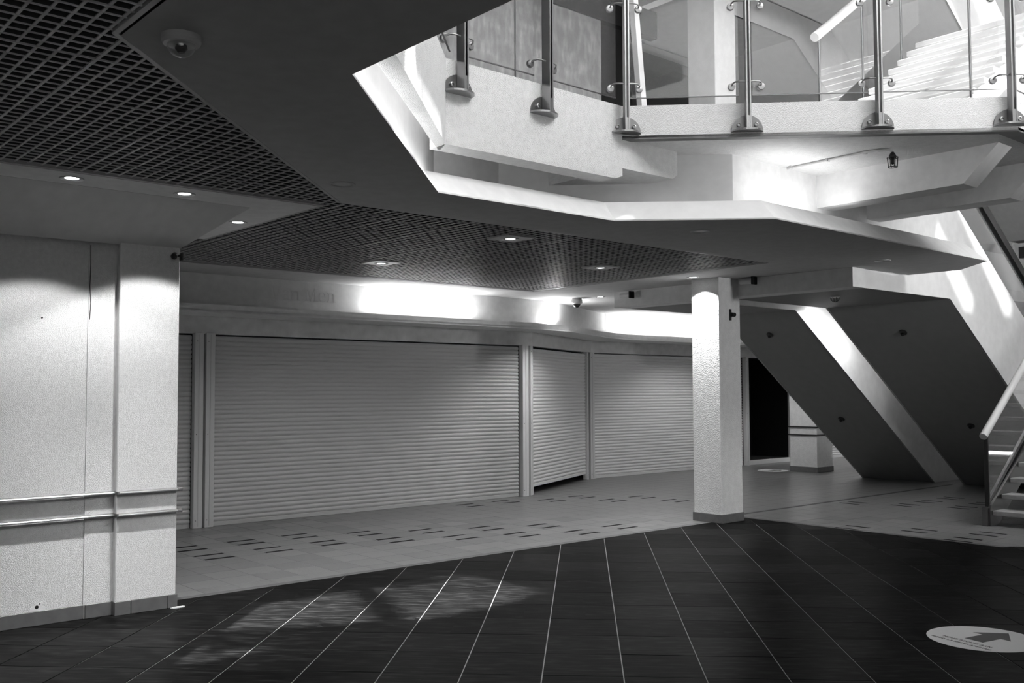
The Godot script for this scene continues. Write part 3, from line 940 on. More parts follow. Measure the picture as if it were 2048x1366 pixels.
# ------------------------------------------------------------------ building shell and roof
func build_shell() -> void:
	var H := 13.0
	var w := B.new()
	w.box(Vector3(-5.3, 0, -15.3), Vector3(-5.0, H, 17))
	struct("wall_west", w, M.white, "white side wall of the atrium behind the viewpoint", "wall")
	var s := B.new()
	s.box(Vector3(-5.3, 0, 16.7), Vector3(26.3, H, 17))
	struct("wall_south", s, M.plinth, "white back wall of the atrium", "wall")
	var e := B.new()
	e.box(Vector3(26.0, 0, -15), Vector3(26.3, H, 17))
	struct("wall_east", e, M.white, "white end wall beyond the escalators", "wall")
	var n := B.new()
	n.box(Vector3(-5.3, 2.6, -13.2), Vector3(26.3, H, -12.75))
	n.box(Vector3(-5.3, 0, -15.3), Vector3(26.3, H, -15.0))
	struct("wall_north", n, M.white, "white rear wall above the shop fronts", "wall")
	var sub := B.new()
	sub.box(Vector3(-5.3, -0.3, -15.3), Vector3(26.3, -0.085, 17))
	struct("floor_base", sub, M.plinth, "screed under the floor tiles", "floor base")
	# dark shop fronts of the lower level outside the view
	var lo := B.new()
	lo.box(Vector3(-5.0, 0, -7.2), Vector3(-4.9, HC, 16.7))
	lo.box(Vector3(-4.9, 0, 16.5), Vector3(26, HC, 16.7))
	struct("wall_lower", lo, M.void, "dark lower shop fronts on the near side of the mall", "wall")
	# gallery slab on the near side of the atrium
	var gs := B.new()
	gs.prism(V2([2.4, -1.3, 3.6, -0.9, 6.3, -1.9, 9.0, -2.6, 10.6, -2.6, 10.6, 0.9, 26, 0.9, 26, 17, 2.4, 17]), HC, HC + 0.3)
	struct("ceiling_gallery", gs, M.gallery, "white gallery slab on the near side of the atrium", "slab")
	# roof with skylight openings
	var r := B.new()
	var y0 := H
	var y1 := H + 0.35
	# openings: a long main skylight on the near side and four small ones nearer the shops
	var holes := [[-3.5, 5.7, 13.5, 15.5], [4.7, -0.36, 7.75, 1.0], [9.5, -1.0, 12.0, 1.0], [13.8, -1.5, 16.6, -0.45], [13.6, -3.3, 16.3, -1.9], [5.0, 3.9, 19.0, 5.7]]
	var slabs := []
	var zs := [-13.2, -3.3, -1.9, -1.5, -1.0, -0.45, -0.36, 1.0, 3.9, 5.7, 15.5, 17.0]
	for k in zs.size() - 1:
		var x := -5.3
		var row := []
		for q in holes:
			if q[1] <= zs[k] + 0.001 and q[3] >= zs[k + 1] - 0.001: row.append(q)
		row.sort_custom(func(a, c): return a[0] < c[0])
		for q in row:
			slabs.append([x, zs[k], q[0], zs[k + 1]])
			x = q[2]
		slabs.append([x, zs[k], 26.3, zs[k + 1]])
	for q in slabs: r.box(Vector3(q[0], y0, q[1]), Vector3(q[2], y1, q[3]))
	struct("roof", r, M.under, "white roof with long skylight openings over the atrium", "roof")
	var bm := B.new()
	for i in 9:
		var x := -2.0 + i * 1.9
		bm.box(Vector3(x - 0.06, y0 - 0.1, 5.7), Vector3(x + 0.06, y1, 15.5))
	for i in 3:
		bm.box(Vector3(-3.5, y0, 7.5 + i * 2.6), Vector3(13.5, y1 - 0.1, 7.6 + i * 2.6))
	# slanting bars in the small openings
	for i in 7:
		var bs := Basis(Vector3.UP, deg_to_rad(-22.5))
		bm.box(Vector3(-2.4, y0 - 0.02, -0.15), Vector3(2.4, y0 + 0.12, 0.15), 0.0, bs, Vector3(15.2, 0, -2.2 + i * 0.5))
	bm.box(Vector3(-1.2, y0, -0.6), Vector3(0.0, y0 + 0.1, 0.9), 0.0, Basis(Vector3.UP, deg_to_rad(-45.0)), Vector3(5.55, 0, -0.3))
	bm.box(Vector3(6.9, y0, -0.28), Vector3(7.75, y0 + 0.1, -0.2))
	bm.box(Vector3(-0.1, y0, -0.9), Vector3(0.1, y0 + 0.1, 0.8), 0.0, Basis(Vector3.UP, deg_to_rad(-22.0)), Vector3(6.45, 0, 0.25))
	bm.box(Vector3(0.0, y0, 0.0), Vector3(2.6, y0 + 0.1, 0.7), 0.0, Basis(Vector3.UP, deg_to_rad(22.7)), Vector3(6.78, 0, 1.07))
	bm.box(Vector3(-1.3, y0, 0.0), Vector3(0.0, y0 + 0.1, 0.5), 0.0, Basis(Vector3.UP, deg_to_rad(-25.0)), Vector3(6.3, 0, 0.75))
	struct("roof_bars", bm, M.white, "white bars crossing the skylight openings", "roof bar")

# ------------------------------------------------------------------ escalators
func esc(v0: float, v1: float, dy: float, label: String, m_under: Material) -> void:
	# v0 far side, v1 near side; landing from x 10.05 to 12.42, foot at x 16.55
	var t := thing("escalator", label, "escalator", Vector3(16.55, dy, (v0 + v1) * 0.5), "white clad escalators rising towards the viewer")
	var o := -t.position + Vector3(0, dy, 0)
	var xs := 12.42
	var yl := 2.755
	var xe := 16.55
	var th := 1.36
	var sl := yl / (xe - xs)
	var under := B.new()
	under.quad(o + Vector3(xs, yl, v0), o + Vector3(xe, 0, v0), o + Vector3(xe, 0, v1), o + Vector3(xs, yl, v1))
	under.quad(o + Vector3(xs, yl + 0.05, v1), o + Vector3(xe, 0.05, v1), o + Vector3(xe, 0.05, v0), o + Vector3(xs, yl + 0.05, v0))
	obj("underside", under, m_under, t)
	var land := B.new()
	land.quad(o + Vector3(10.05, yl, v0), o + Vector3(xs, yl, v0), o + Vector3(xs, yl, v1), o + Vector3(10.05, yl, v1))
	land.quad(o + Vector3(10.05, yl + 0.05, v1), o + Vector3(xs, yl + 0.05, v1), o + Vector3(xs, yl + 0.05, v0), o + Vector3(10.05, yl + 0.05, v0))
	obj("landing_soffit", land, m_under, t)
	var prof := V2([10.05, yl, xs, yl, xe, 0, xe + 1.9, 0.0, xe + 1.9, 0.25, 18.35, 0.12, 12.53, 4.08, 11.85, 4.13, 11.85, 3.55, 10.05, 3.55])
	for s in 2:
		var sd := B.new()
		var z: float = v1 if s == 0 else v0
		sd.extr(prof, o + Vector3(0, 0, z), Vector3(1, 0, 0), Vector3(0, 1, 0), Vector3(0, 0, -0.03 if s == 0 else 0.03))
		obj("side_cladding", sd, M.clad, t)
	# steps (drawn as a ribbed ramp of single steps) and balustrades
	var n := 17
	for i in n:
		var st := B.new()
		var x := 12.6 + i * 0.4
		var y := 3.86 - i * 0.4 * sl
		if y < 0.1: break
		st.box(o + Vector3(x, y - 0.2, v0 + 0.2), o + Vector3(x + 0.4, y, v1 - 0.2))
		obj("step", st, M.steel_dark, t)
	for s in 2:
		var z: float = v1 - 0.12 if s == 0 else v0 + 0.12
		var gl := B.new()
		gl.extr(V2([11.0, 3.9, 12.5, 3.9, 18.3, 0.1, 18.3, 0.98, 12.75, 4.66, 12.4, 4.8, 11.0, 4.8]), o + Vector3(0, 0, z), Vector3(1, 0, 0), Vector3(0, 1, 0), Vector3(0, 0, 0.012))
		obj("glass_side", gl, M.glass, t)
		var hr := B.new()
		var dz := 0.045
		hr.extr(V2([11.0, 4.80, 12.4, 4.80, 12.75, 4.66, 18.3, 0.98, 18.33, 1.08, 12.8, 4.78, 12.45, 4.90, 11.0, 4.90]), o + Vector3(0, 0, z - dz), Vector3(1, 0, 0), Vector3(0, 1, 0), Vector3(0, 0, dz * 2))
		obj("handrail", hr, M.rubber, t)

func build_escalators() -> void:
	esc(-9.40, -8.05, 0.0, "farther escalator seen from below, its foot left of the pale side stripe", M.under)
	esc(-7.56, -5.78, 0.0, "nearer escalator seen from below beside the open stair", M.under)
	# slim lamp on the inner flank of the nearer escalator, lighting the gap between the two
	var el := thing("flank_lamp", "slim lamp hidden in the gap between the two escalators", "lamp", Vector3(12.75, 2.90, -7.60))
	var fa := Basis(Vector3.BACK, -atan(2.755 / 4.13))
	var et := B.new()
	et.box(Vector3(0, -0.03, 0.0), Vector3(2.6, 0.03, 0.035), 0.004, fa)
	obj("housing", et, M.plastic, el)
	var eg := B.new()
	eg.box(Vector3(0.03, -0.02, -0.006), Vector3(2.57, 0.02, 0.0), 0.0, fa)
	obj("diffuser", eg, M.tube, el)
	var fd := fa * Vector3.RIGHT
	var fm := Vector3(12.75, 2.90, -7.612) + fd * 1.3
	area(fm, Vector3(0, -0.5, -1), 2.54, 0.04, 1.5, fd)
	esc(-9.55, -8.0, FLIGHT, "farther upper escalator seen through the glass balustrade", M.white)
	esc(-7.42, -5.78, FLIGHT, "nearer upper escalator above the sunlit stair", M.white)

# ------------------------------------------------------------------ stairs
func stair(label: String, at: Vector3, n: int, going: float, rise: float, z0: float, z1: float, sun: bool) -> void:
	var t := thing("staircase", label, "stairs", at, "")
	for i in n:
		var b := B.new()
		b.box(Vector3(i * going, (i + 1) * rise - 0.055, z0 + 0.015), Vector3(i * going + going + 0.03, (i + 1) * rise, z1 - 0.015), 0.005)
		obj("tread", b, M.tread if not sun else M.sun_tread, t)
	var L := n * going
	var Hh := n * rise
	var zs := [z0 - 0.02, z1 - 0.02] if not sun else [z0, (z0 + z1) * 0.5, z1 - 0.04]
	for z in zs:
		var s := B.new()
		s.extr(V2([-0.06, 0.0, 0.16, 0.0, L + 0.1, Hh - 0.16, L + 0.1, Hh + 0.04, -0.06, 0.21]) if not sun else V2([0.0, 0.0, 0.2, 0.0, L, Hh - 0.26, L, Hh - 0.06, 0.0, 0.1]), Vector3(0, 0, z), Vector3(1, 0, 0), Vector3(0, 1, 0), Vector3(0, 0, 0.035))
		obj("stringer", s, M.steel_dark if not sun else M.white, t)
	var sides := [z0, z1]
	for k in 2:
		var z: float = sides[k]
		var dz := -0.045 if k == 0 else 0.035
		var sl := rise / going
		var g := B.new()
		g.extr(V2([0.0, 0.28, L, 0.28 + Hh, L, 1.02 + Hh, 0.0, 1.02]), Vector3(0, 0, z + dz), Vector3(1, 0, 0), Vector3(0, 1, 0), Vector3(0, 0, 0.01))
		obj("glass_panel", g, M.glass, t)
		var h := B.new()
		h.tube([Vector3(-0.06, 1.08 - 0.04, z + dz), Vector3(L, 1.08 + Hh, z + dz)], 0.045, 16)
		obj("handrail", h, M.alu if not sun else M.white, t)
		for x in ([0.0] if not sun else [0.0, 0.8, 1.6]):
			var p := B.new()
			p.box(Vector3(x - 0.012, x * sl, z + dz - (0.02 if not sun else 0.0)), Vector3(x + 0.012, x * sl + 1.05, z + dz + (0.03 if not sun else 0.016)), 0.002)
			obj("baluster", p, M.dark if not sun else M.steel, t)
		if sun:
			continue
		var nw := B.new()
		nw.box(Vector3(-0.09, 0, z + dz - 0.03), Vector3(0.05, 0.22, z + dz + 0.04), 0.004)
		obj("base_block", nw, M.steel_dark, t)
		var ch := B.new()
		ch.extr(V2([0.0, 0.235, L, 0.235 + Hh, L, 0.29 + Hh, 0.0, 0.29]), Vector3(0, 0, z + dz - 0.012), Vector3(1, 0, 0), Vector3(0, 1, 0), Vector3(0, 0, 0.034))
		obj("glass_channel", ch, M.steel_dark, t)

func build_stairs() -> void:
	stair("open riser staircase with handrail rising at the lower right edge", Vector3(11.82, 0, 0), 16, 0.25, 0.176, -5.08, -3.3, false)
	stair("sunlit white staircase seen from below through the upper balustrade glass", Vector3(8.25, HT, 0), 10, 0.2, 0.14, -5.0, -3.66, true)

# ------------------------------------------------------------------ balustrade on the upper slab
func baluster_post(at: Vector3, rot: float, label: String) -> void:
	# local z points away from the slab, local x along it
	var t := thing("balustrade_post", label, "balustrade post", at, "steel posts of the upper glass balustrade")
	t.rotation.y = rot
	var shoe := B.new()
	var half := PackedVector2Array()
	for i in 17:
		var a := PI * i / 16.0
		half.append(Vector2(cos(a) * 0.125, sin(a) * 0.125))
	shoe.extr(half, Vector3(0, 0, 0), Vector3(1, 0, 0), Vector3(0, 1, 0), Vector3(0, 0, 0.014))
	obj("half_round_plate", shoe, M.steel_dark, t)
	var shelf := B.new()
	var seg := PackedVector2Array()
	for i in 17:
		var a := PI * i / 16.0
		seg.append(Vector2(cos(a) * 0.127, sin(a) * 0.11))
	shelf.extr(seg, Vector3(0, -0.012, 0), Vector3(1, 0, 0), Vector3(0, 0, 1), Vector3(0, 0.014, 0))
	obj("foot_plate", shelf, M.steel, t)
	for x in [-0.068, 0.068]:
		var bo := B.new()
		bo.lathe([Vector2(0.016, 0.014), Vector2(0.016, 0.034), Vector2(0.010, 0.036), Vector2(0.009, 0.024), Vector2(0, 0.024)], Vector3(x, 0.045, 0), Vector3(0, 0, 1), 12)
		obj("bolt", bo, M.steel, t)
	for x in [-0.0135, 0.0135]:
		var f := B.new()
		f.box(Vector3(x - 0.006, 0.002, 0.016), Vector3(x + 0.006, 1.62, 0.105), 0.001)
		obj("flat_bar", f, M.steel, t)
	var sp := B.new()
	sp.box(Vector3(-0.0075, 0.002, 0.03), Vector3(0.0075, 0.10, 0.10))
	obj("spacer", sp, M.steel, t)
	for y in [0.385, 1.045]:
		for s in [-1.0, 1.0]:
			var arm := B.new()
			arm.tube([Vector3(0, y, 0.06), Vector3(s * 0.06, y + 0.003, 0.058), Vector3(s * 0.098, y, 0.052), Vector3(s * 0.115, y - 0.008, 0.03), Vector3(s * 0.118, y - 0.02, 0.0)], 0.007, 8)
			var a := obj("arm", arm, M.steel, t)
			var disc := B.new()
			disc.lathe([Vector2(0, 0.014), Vector2(0.026, 0.012), Vector2(0.03, 0.006), Vector2(0.03, -0.012), Vector2(0.026, -0.018), Vector2(0, -0.02)], Vector3(s * 0.118, y - 0.024, -0.002), Vector3(0, 0, 1), 18)
			obj("glass_clamp", disc, M.steel, a)

func build_balustrade() -> void:
	var hb := 3.682
	var pos := []
	# left run, along x, facing +z
	baluster_post(Vector3(4.142, hb, -5.36), 0.0, "leftmost steel post on the white beam, against the dark soffit")
	baluster_post(Vector3(4.95, hb, -5.36), 0.0, "second steel post from the left, in front of the boarded hoarding")
	# corner and right run along the diagonal
	var rot := deg_to_rad(-45.0)
	baluster_post(Vector3(5.828, hb, -5.325), rot * 0.8, "steel post at the slab corner, in front of the black doorway")
	var k := 0
	for d in [[6.537, -4.653], [7.262, -3.928], [7.982, -3.208]]:
		baluster_post(Vector3(d[0], hb, d[1]) + Vector3(-0.002, 0, 0.002), rot, ["steel post in front of the white upper column", "steel post in front of the sunlit stair treads", "steel post at the right picture edge"][k])
		k += 1
	# glass
	var runs := [[Vector2(3.2, -4.50), Vector2(4.10, -5.395), "glass pane left of the leftmost post"], [Vector2(4.19, -5.40), Vector2(4.90, -5.40), "glass pane between the leftmost two posts"], [Vector2(5.0, -5.40), Vector2(5.80, -5.40), "glass pane before the boarded hoarding right of the second post"],
		[Vector2(5.88, -5.345), Vector2(6.515, -4.71), "glass pane right of the corner post"], [Vector2(6.59, -4.635), Vector2(7.24, -3.985), "glass pane before the upper escalator"], [Vector2(7.31, -3.915), Vector2(7.96, -3.265), "glass pane before the sunlit stair"], [Vector2(8.06, -3.19), Vector2(9.2, -3.19), "glass pane at the right picture edge"]]
	for r in runs:
		var a: Vector2 = r[0]
		var c: Vector2 = r[1]
		var d := c - a
		var b := B.new()
		b.box(Vector3(0, 0, -0.006), Vector3(d.length(), 1.15, 0.006), 0.0015)
		var o := put("glass_pane", b.mesh(M.glass), self)
		tag(o, "clear " + r[2], "glass pane", "panes of the upper glass balustrade")
		o.position = Vector3(a.x, 3.98, a.y)
		var eb := B.new()
		eb.box(Vector3(0, -0.004, -0.0065), Vector3(d.length(), 0.002, 0.0065))
		obj("polished_edge", eb, M.steel_dark, o)
		o.rotation.y = -atan2(d.y, d.x)

# ------------------------------------------------------------------ upper level behind the glass
func build_upper_level() -> void:
	var hd := thing("hoarding", "tall board hoarding with streaky grain closing an upper shop", "hoarding", Vector3(4.0, HT, -8.6))
	var xs := [0.0, 1.22, 2.3, 3.482, 4.956]
	for i in 4:
		var b := B.new()
		b.box(Vector3(xs[i] + 0.012, 0, 0), Vector3(xs[i + 1] - 0.012, 2.42, 0.03), 0.003)
		obj("board", b, M.board, hd)
	var fr := B.new()
	fr.box(Vector3(-0.1, 0, -0.06), Vector3(4.95, 2.42, -0.005))
	fr.box(Vector3(-0.1, 2.42, -0.06), Vector3(6.0, 2.78, 0.06))
	obj("dark_frame", fr, M.black, hd)
	var bd := B.new()
	bd.box(Vector3(8.97, HT, -8.72), Vector3(9.60, 6.33, -8.64))
	bd.box(Vector3(4, HT, -9.6), Vector3(9.62, 6.6, -9.5))
	struct("wall_dark", bd, M.black, "black opening beside the hoarding on the upper floor", "wall")
	var sg := B.new()
	sg.box(Vector3(7.6, 6.72, -8.64), Vector3(9.05, 6.87, -8.5), 0.005)
	tag(obj("fascia_strip", sg, M.white, self), "white fascia strip above the hoarding", "fascia")
	# slanting white strut
	var st := thing("strut", "thin white slanting strut right of the corner post", "strut", Vector3(7.93, HT, -7.0))
	var sb := B.new()
	sb.extr(V2([0.0, 0.0, 0.085, 0.0, -0.20, 2.6, -0.27, 2.6]), Vector3.ZERO, Vector3(1, 0, 0), Vector3(0, 1, 0), Vector3(0, 0, 0.07))
	obj("bar", sb, M.white, st)
	# upper ceiling with beams
	var c := B.new()
	c.prism(V2([-5, 2, 0.5, 2, 0.5, -3.2, 3.8, -6.6, 6.0, -6.6, 7.2, -6.0, 10.03, -6.0, 10.03, -12.8, -5, -12.8]), 6.97, 7.3)
	c.box(Vector3(10.03, 7.0, -12.8), Vector3(26, 7.3, -9.6))
	struct("ceiling_top", c, M.under, "grey ceiling of the upper floor", "ceiling")
	var bm := B.new()
	bm.box(Vector3(9.1, 6.6, -12.8), Vector3(9.5, 6.99, -6.2))
	bm.box(Vector3(9.3, 6.65, -9.9), Vector3(26, 7.05, -9.6))
	bm.box(Vector3(10.6, 6.5, -12.7), Vector3(10.9, 7.0, -9.6))
	bm.box(Vector3(12.8, 6.3, -12.7), Vector3(13.1, 7.0, -9.6))
	struct("beam", bm, M.under, "grey ceiling beams crossing the upper shop front area", "beam")
	var uf := B.new()
	uf.box(Vector3(10.03, HT - 0.25, -12.8), Vector3(26, HT, -9.6))
	struct("floor_upper", uf, M.soffit, "upper floor beyond the escalator well", "floor")

# ------------------------------------------------------------------ downlights and other ceiling fittings
func downlight_proto(lit: bool, r: float) -> Array:
	var ring := B.new()
	ring.lathe([Vector2(r * 0.86, 0.02), Vector2(r * 0.86, -0.002), Vector2(r * 0.95, -0.006), Vector2(r, -0.003), Vector2(r, 0.0)], Vector3.ZERO, Vector3.UP, 24)
	var lens := B.new()
	lens.lathe([Vector2(r * 0.87, 0.004), Vector2(r * 0.5, -0.001), Vector2(0, -0.003)], Vector3.ZERO, Vector3.UP, 24)
	return [ring.mesh(M.plastic), lens.mesh(M.lamp if lit else M.alu)]

func build_lamps() -> void:
	var pr := downlight_proto(true, 0.075)
	var pd := downlight_proto(false, 0.085)
	var lit := [
		[1.94, -6.55, "lit round downlight on the strip above the left wall, left of two", 1],
		[2.69, -6.57, "lit round downlight on the strip above the pilaster", 1],
		[3.48, -7.41, "lit round downlight on the side strip behind the ceiling corner", 0],
		[5.75, -6.66, "lit downlight on a square plate in the grille, nearest the atrium edge", 2],
		[5.79, -8.83, "lit downlight on a glaring square plate in the grille above the widest shutter", 2],
		[7.90, -7.61, "lit downlight on a square plate in the grille near its far tip", 2],
		[10.36, -9.99, "lit downlight in the plain ceiling beside the dome camera", 0],
		[9.43, -7.53, "downlight in the ceiling directly before the square column", 1]]
	for e in lit:
		var y: float = HC
		var t := thing("downlight", e[2], "downlight", Vector3(e[0], y, e[1]), "recessed ceiling downlights")
		put("trim_ring", pr[0], t)
		put("lens", pr[1], t)
		if e[3] == 2:
			var pl := B.new()
			pl.box(Vector3(-0.155, 0.0, -0.155), Vector3(0.155, 0.02, 0.155), 0.003)
			obj("mounting_plate", pl, M.alu, t)
		var at := Vector3(e[0], y - 0.012, e[1])
		if e[3] == 1:
			spot(at, Vector3.DOWN, (1.9 if e[0] < 2 else 2.5) if e[0] < 5 else 3.2, 54.0, 0.2, 0.03)
			spot(at, Vector3.DOWN, 4.4 if e[0] < 5 else 2.6, 30.0, 0.9, 0.03)
		elif e[3] == 2:
			spot(at, Vector3.DOWN, 3.0, 74.0, 0.8, 0.05)
		else:
			spot(at, Vector3.DOWN, 1.6 if e[0] < 5 else 4.2, 66.0, 0.6, 0.04)
	var off := [[3.36, -5.59, "unlit flush round cover in the dark soffit near the grille corner"], [6.74, -5.30, "unlit flush round cover in the soffit above the slab bend"], [9.77, -5.26, "unlit flush round cover in the soffit near the pointed slab end"]]
	for e in off:
		var t := thing("ceiling_cover", e[2], "ceiling cover", Vector3(e[0], HC, e[1]), "unlit round ceiling covers")
		put("trim_ring", pd[0], t)
		put("lens", pd[1], t)
	# far end of the mall is lit by its own downlights
	for e in [[15.0, -11.0], [19.5, -11.2], [22.0, -10.5]]:
		var t := thing("downlight", ["downlight beyond the column near the far shutters", "downlight before the dark doorway", "downlight at the far end of the passage"][[15.0, 19.5, 22.0].find(e[0])], "downlight", Vector3(e[0], HC, e[1]), "recessed ceiling downlights")
		put("trim_ring", pr[0], t)
		put("lens", pr[1], t)
		spot(Vector3(e[0], HC - 0.012, e[1]), Vector3.DOWN, 3.0, 65.0, 0.5, 0.05)

func build_small_things() -> void:
	# dome cameras
	var d := thing("dome_camera", "dome camera with clear bubble on the dark soffit near the lens", "security camera", Vector3(1.47, HC, -3.64))
	var base := B.new()
	base.lathe([Vector2(0, 0), Vector2(0.075, 0), Vector2(0.075, -0.022), Vector2(0.068, -0.034), Vector2(0.056, -0.036), Vector2(0, -0.036)], Vector3.ZERO, Vector3.UP, 28)
	obj("housing", base, M.plastic, d)
	var bub := B.new()
	var pr := []
	for i in 9:
		var a := PI * 0.5 * i / 8.0
		pr.append(Vector2(0.055 * cos(a), -0.034 - 0.05 * sin(a)))
	bub.lathe(pr, Vector3.ZERO, Vector3.UP, 28)
	obj("bubble", bub, M.dome, d)
	var eye := B.new()
	eye.lathe([Vector2(0.02, -0.03), Vector2(0.024, -0.05), Vector2(0.012, -0.066), Vector2(0, -0.066)], Vector3.ZERO, Vector3.UP, 16)
	obj("camera_eye", eye, M.dark, d)
	var d2 := thing("dome_camera", "white dome camera with black bubble hanging above the narrow shutter", "security camera", Vector3(10.26, HC, -10.38))
	var b2 := B.new()
	b2.lathe([Vector2(0, 0), Vector2(0.07, 0), Vector2(0.085, -0.03), Vector2(0.085, -0.07), Vector2(0.06, -0.085), Vector2(0, -0.085)], Vector3.ZERO, Vector3.UP, 24)
	obj("housing", b2, M.frame, d2)
	var bb := B.new()
	pr = []
	for i in 7:
		var a := PI * 0.5 * i / 6.0
		pr.append(Vector2(0.058 * cos(a), -0.08 - 0.058 * sin(a)))
	bb.lathe(pr, Vector3.ZERO, Vector3.UP, 24)
	obj("bubble", bb, M.dark, d2)
	# bullet cameras on the landing beam
	for k in 2:
		var p: Vector3 = [Vector3(10.03, 2.905, -9.12), Vector3(10.03, 2.925, -7.13)][k]
		var c := thing("bullet_camera", ["small white bullet camera on the far end of the landing beam", "small white bullet camera on the landing beam beside the column"][k], "security camera", p, "bullet cameras on the landing beam")
		var m := B.new()
		m.box(Vector3(-0.012, -0.045, -0.045), Vector3(0.0, 0.045, 0.045), 0.004)
		obj("wall_plate", m, M.frame, c)
		var t := B.new()
		t.tube([Vector3(-0.01, 0.0, 0), Vector3(-0.07, 0.01, 0.0), Vector3(-0.08, 0.0, 0.03)], 0.016, 10)
		obj("bracket", t, M.frame, c)
		var body := B.new()
		body.tube([Vector3(-0.08, -0.005, -0.08), Vector3(-0.08, -0.005, 0.10)], 0.034, 14)
		obj("body", body, M.frame, c)
		var hood := B.new()
		hood.box(Vector3(-0.125, -0.05, 0.10), Vector3(-0.035, 0.045, 0.13), 0.004)
		obj("dark_hood", hood, M.black, c)
	# clamp lamp on the pilaster corner
	var cl := thing("clamp_spotlight", "small dark spotlight clamped to the pilaster corner below the flare", "spotlight", Vector3(2.895, 2.62, -7.235))
	var cb := B.new()
	cb.lathe([Vector2(0, -0.03), Vector2(0.022, -0.028), Vector2(0.024, 0.01), Vector2(0.012, 0.03), Vector2(0, 0.03)], Vector3(-0.02, 0.0, 0.035), Vector3(-0.5, -0.4, 0.7).normalized(), 14)
	obj("head", cb, M.dark, cl)
	var ca := B.new()
	ca.tube([Vector3(-0.01, 0.0, 0.02), Vector3(0.03, 0.01, 0.02), Vector3(0.05, 0.012, 0.0)], 0.008, 8)
	obj("arm", ca, M.dark, cl)
	var cc := B.new()
	cc.box(Vector3(0.035, -0.025, -0.03), Vector3(0.055, 0.03, 0.03), 0.004)
	obj("clamp", cc, M.dark, cl)
	# black bracket on the column
	var br := thing("wall_bracket", "small black bracket screwed to the right face of the square column", "bracket", Vector3(9.856, 2.45, -7.307))
	var b3 := B.new()
	b3.box(Vector3(-0.02, 0.0, 0), Vector3(0.02, 0.14, 0.012), 0.003)
	obj("plate", b3, M.dark, br)
	var b4 := B.new()
	b4.lathe([Vector2(0, -0.03), Vector2(0.026, -0.03), Vector2(0.026, 0.03), Vector2(0, 0.03)], Vector3(0.02, 0.07, 0.03), Vector3.RIGHT, 14)
	obj("knob", b4, M.black, br)
	# round sensors under the escalators
	var sens := [[12.876, 2.45, -8.8, "left sensor high on the farther escalator underside"], [14.876, 1.12, -8.8, "left sensor low on the farther escalator underside"], [12.964, 2.39, -6.7, "sensor high on the nearer escalator underside"], [14.971, 1.05, -6.7, "sensor low on the nearer escalator underside"]]
	for s in sens:
		var x: float = s[0]
		var y: float = (16.55 - x) * 2.755 / 4.13
		var t := thing("escalator_sensor", s[3], "sensor", Vector3(x, y, s[2]), "round sensors under the escalators")
		t.rotation.z = PI - atan(2.755 / 4.13) 
		var q := B.new()
		q.lathe([Vector2(0.055, 0), Vector2(0.055, 0.018), Vector2(0.04, 0.03), Vector2(0, 0.032)], Vector3.ZERO, Vector3.UP, 18)
		obj("base", q, M.dark, t)
		var q2 := B.new()
		q2.lathe([Vector2(0.022, 0.03), Vector2(0.024, 0.045), Vector2(0.012, 0.06), Vector2(0, 0.06)], Vector3.ZERO, Vector3.UP, 14)
		obj("head", q2, M.black, t)
	# caged lamps
	var cg := thing("caged_lamp", "small round lamp with cross-shaped cage under the escalator landing", "lamp", Vector3(10.93, 2.755, -6.52))
	var gb := B.new()
	gb.lathe([Vector2(0, 0), Vector2(0.06, 0), Vector2(0.06, -0.02), Vector2(0, -0.022)], Vector3.ZERO, Vector3.UP, 18)
	obj("base", gb, M.plastic, cg)
	for k in 4:
		var a := PI * k / 4.0
		var w := B.new()
		var path := []
		for i in 9:
			var th := PI * i / 8.0
			path.append(Vector3(cos(th) * 0.055 * cos(a), -0.02 - sin(th) * 0.055, cos(th) * 0.055 * sin(a)))
		w.tube(path, 0.004, 6)
		obj("cage_wire", w, M.dark, cg)
	var lamp := thing("caged_lamp", "bare lamp in a dark basket on white conduit under the upper slab", "lamp", Vector3(7.84, HS, -4.11))
	var cage := B.new()
	for k in 8:
		var a := TAU * k / 8.0
		cage.tube([Vector3(cos(a) * 0.045, -0.075, sin(a) * 0.045), Vector3(cos(a) * 0.038, -0.16, sin(a) * 0.038)], 0.003, 5)
	for yy in [-0.08, -0.16]:
		var ring := []
		for i in 17:
			var a := TAU * i / 16.0
			var rr := 0.045 if yy > -0.1 else 0.038
			ring.append(Vector3(cos(a) * rr, yy, sin(a) * rr))
		cage.tube(ring, 0.004, 5, false)
	obj("basket", cage, M.dark, lamp)
	var sock := B.new()
	sock.lathe([Vector2(0.012, -0.03), Vector2(0.03, -0.06), Vector2(0.03, -0.085), Vector2(0.014, -0.10), Vector2(0.016, -0.13), Vector2(0, -0.14)], Vector3.ZERO, Vector3.UP, 14)
	obj("socket", sock, M.dark, lamp)
	var elbow := B.new()
	elbow.tube([Vector3(-0.08, -0.012, -0.09), Vector3(-0.02, -0.012, -0.02), Vector3(-0.004, -0.02, -0.005), Vector3(0, -0.05, 0)], 0.012, 10)
	obj("elbow", elbow, M.plastic, lamp)
	var con := thing("conduit", "thin white conduit along the underside of the upper slab", "conduit", Vector3(7.76, HS, -5.09))
	var ct := B.new()
	ct.tube([Vector3(0, -0.012, 0), Vector3(-0.03, -0.012, 0.80), Vector3(0.0, -0.012, 0.90)], 0.010, 8)
	obj("pipe", ct, M.plastic, con)
	for z in [0.05, 0.42, 0.78]:
		var cp := B.new()
		cp.box(Vector3(-0.035, -0.024, z - 0.012), Vector3(0.012, 0.0, z + 0.012), 0.002)
		obj("clip", cp, M.plastic, con)
	# spotlight under the near gallery, aimed at the landing and the column
	var sl := thing("spotlight", "spotlight under the near gallery edge aimed at the escalators", "spotlight", Vector3(10.3, HC, -2.45))
	var s1 := B.new()
	s1.tube([Vector3(0, 0, 0), Vector3(0, -0.08, 0)], 0.012, 8)
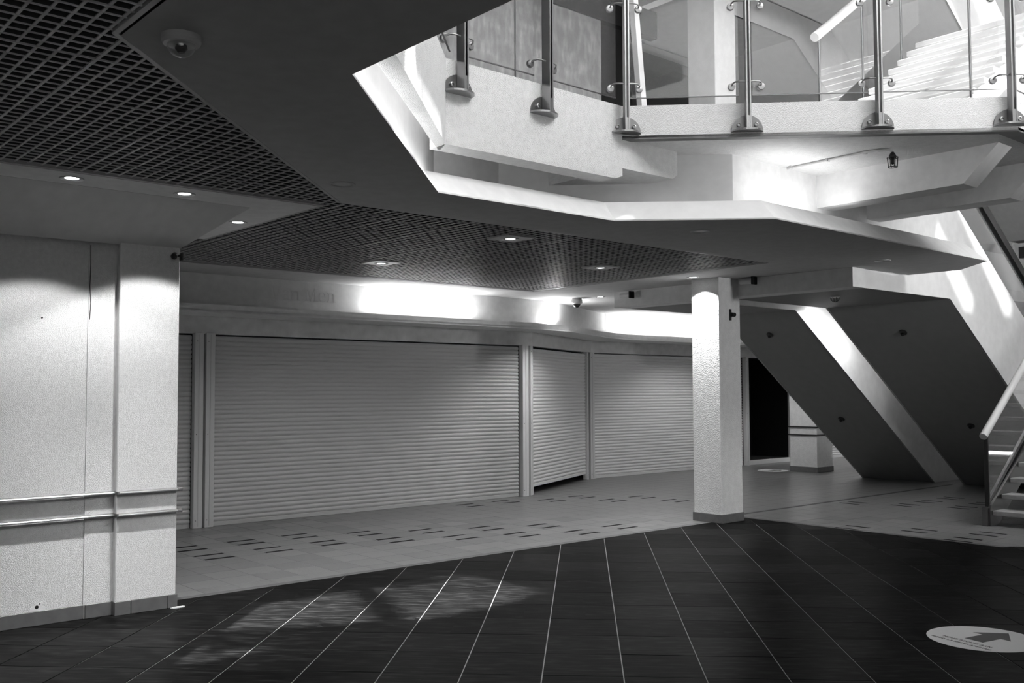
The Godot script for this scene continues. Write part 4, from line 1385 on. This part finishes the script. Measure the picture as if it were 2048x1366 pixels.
	s1.tube([Vector3(0, -0.10, 0.06), Vector3(0.03, -0.12, -0.10)], 0.05, 16)
	obj("head", s1, M.dark, sl)
	var s2 := B.new()
	s2.tube([Vector3(0.03, -0.12, -0.10), Vector3(0.031, -0.1205, -0.104)], 0.045, 16)
	obj("lens", s2, M.lamp, sl)
	spot(Vector3(10.335, HC - 0.122, -2.57), Vector3(0.7, -0.35, -4.0), 5.5, 42.0, 0.9, 0.09)
	# floor stickers
	sticker(Vector2(6.45, -2.85), 0.333, "round white floor sticker with arrow and Dutch distance text on dark tiles")
	sticker(Vector2(16.7, -11.4), 0.30, "far round white floor sticker before the dark doorway")

func sticker(c: Vector2, r: float, label: String) -> void:
	var t := thing("floor_sticker", label, "floor sticker", Vector3(c.x, 0.0008, c.y), "round arrow stickers on the floor")
	t.rotation.y = deg_to_rad(-12.0)
	var d := B.new()
	d.lathe([Vector2(r, 0), Vector2(r, 0.0008), Vector2(0, 0.0008)], Vector3.ZERO, Vector3.UP, 48)
	obj("disc", d, M.sticker, t)
	# arrow: "up" is +x, "right" is +z
	var a := B.new()
	var k := r / 0.333
	a.extr(V2([-0.09, -0.065, 0.09, -0.065, 0.09, -0.135, 0.265, 0.0, 0.09, 0.135, 0.09, 0.065, -0.09, 0.065]), Vector3(0, 0.0008, 0), Vector3(k, 0, 0), Vector3(0, 0, k), Vector3(0, 0.0005, 0))
	obj("arrow", a, M.ink, t)
	var y := 0
	for s in ["HOUD RECHTS AAN", "HOUD 1,5 METER AFSTAND"]:
		var tm := TextMesh.new()
		var sf := SystemFont.new()
		sf.font_names = PackedStringArray(["Droid Sans"])
		sf.font_weight = 700
		tm.font = sf
		tm.text = s
		tm.font_size = 32
		tm.pixel_size = (0.00118 if y == 0 else 0.00104) * k
		tm.depth = 0.0006
		tm.material = M.ink
		var o := put("lettering", tm, t)
		o.position = Vector3(-0.155 * k - 0.058 * k * y, 0.0013, 0)
		o.basis = Basis(Vector3(0, 0, 1), Vector3(1, 0, 0), Vector3(0, 1, 0))
		y += 1
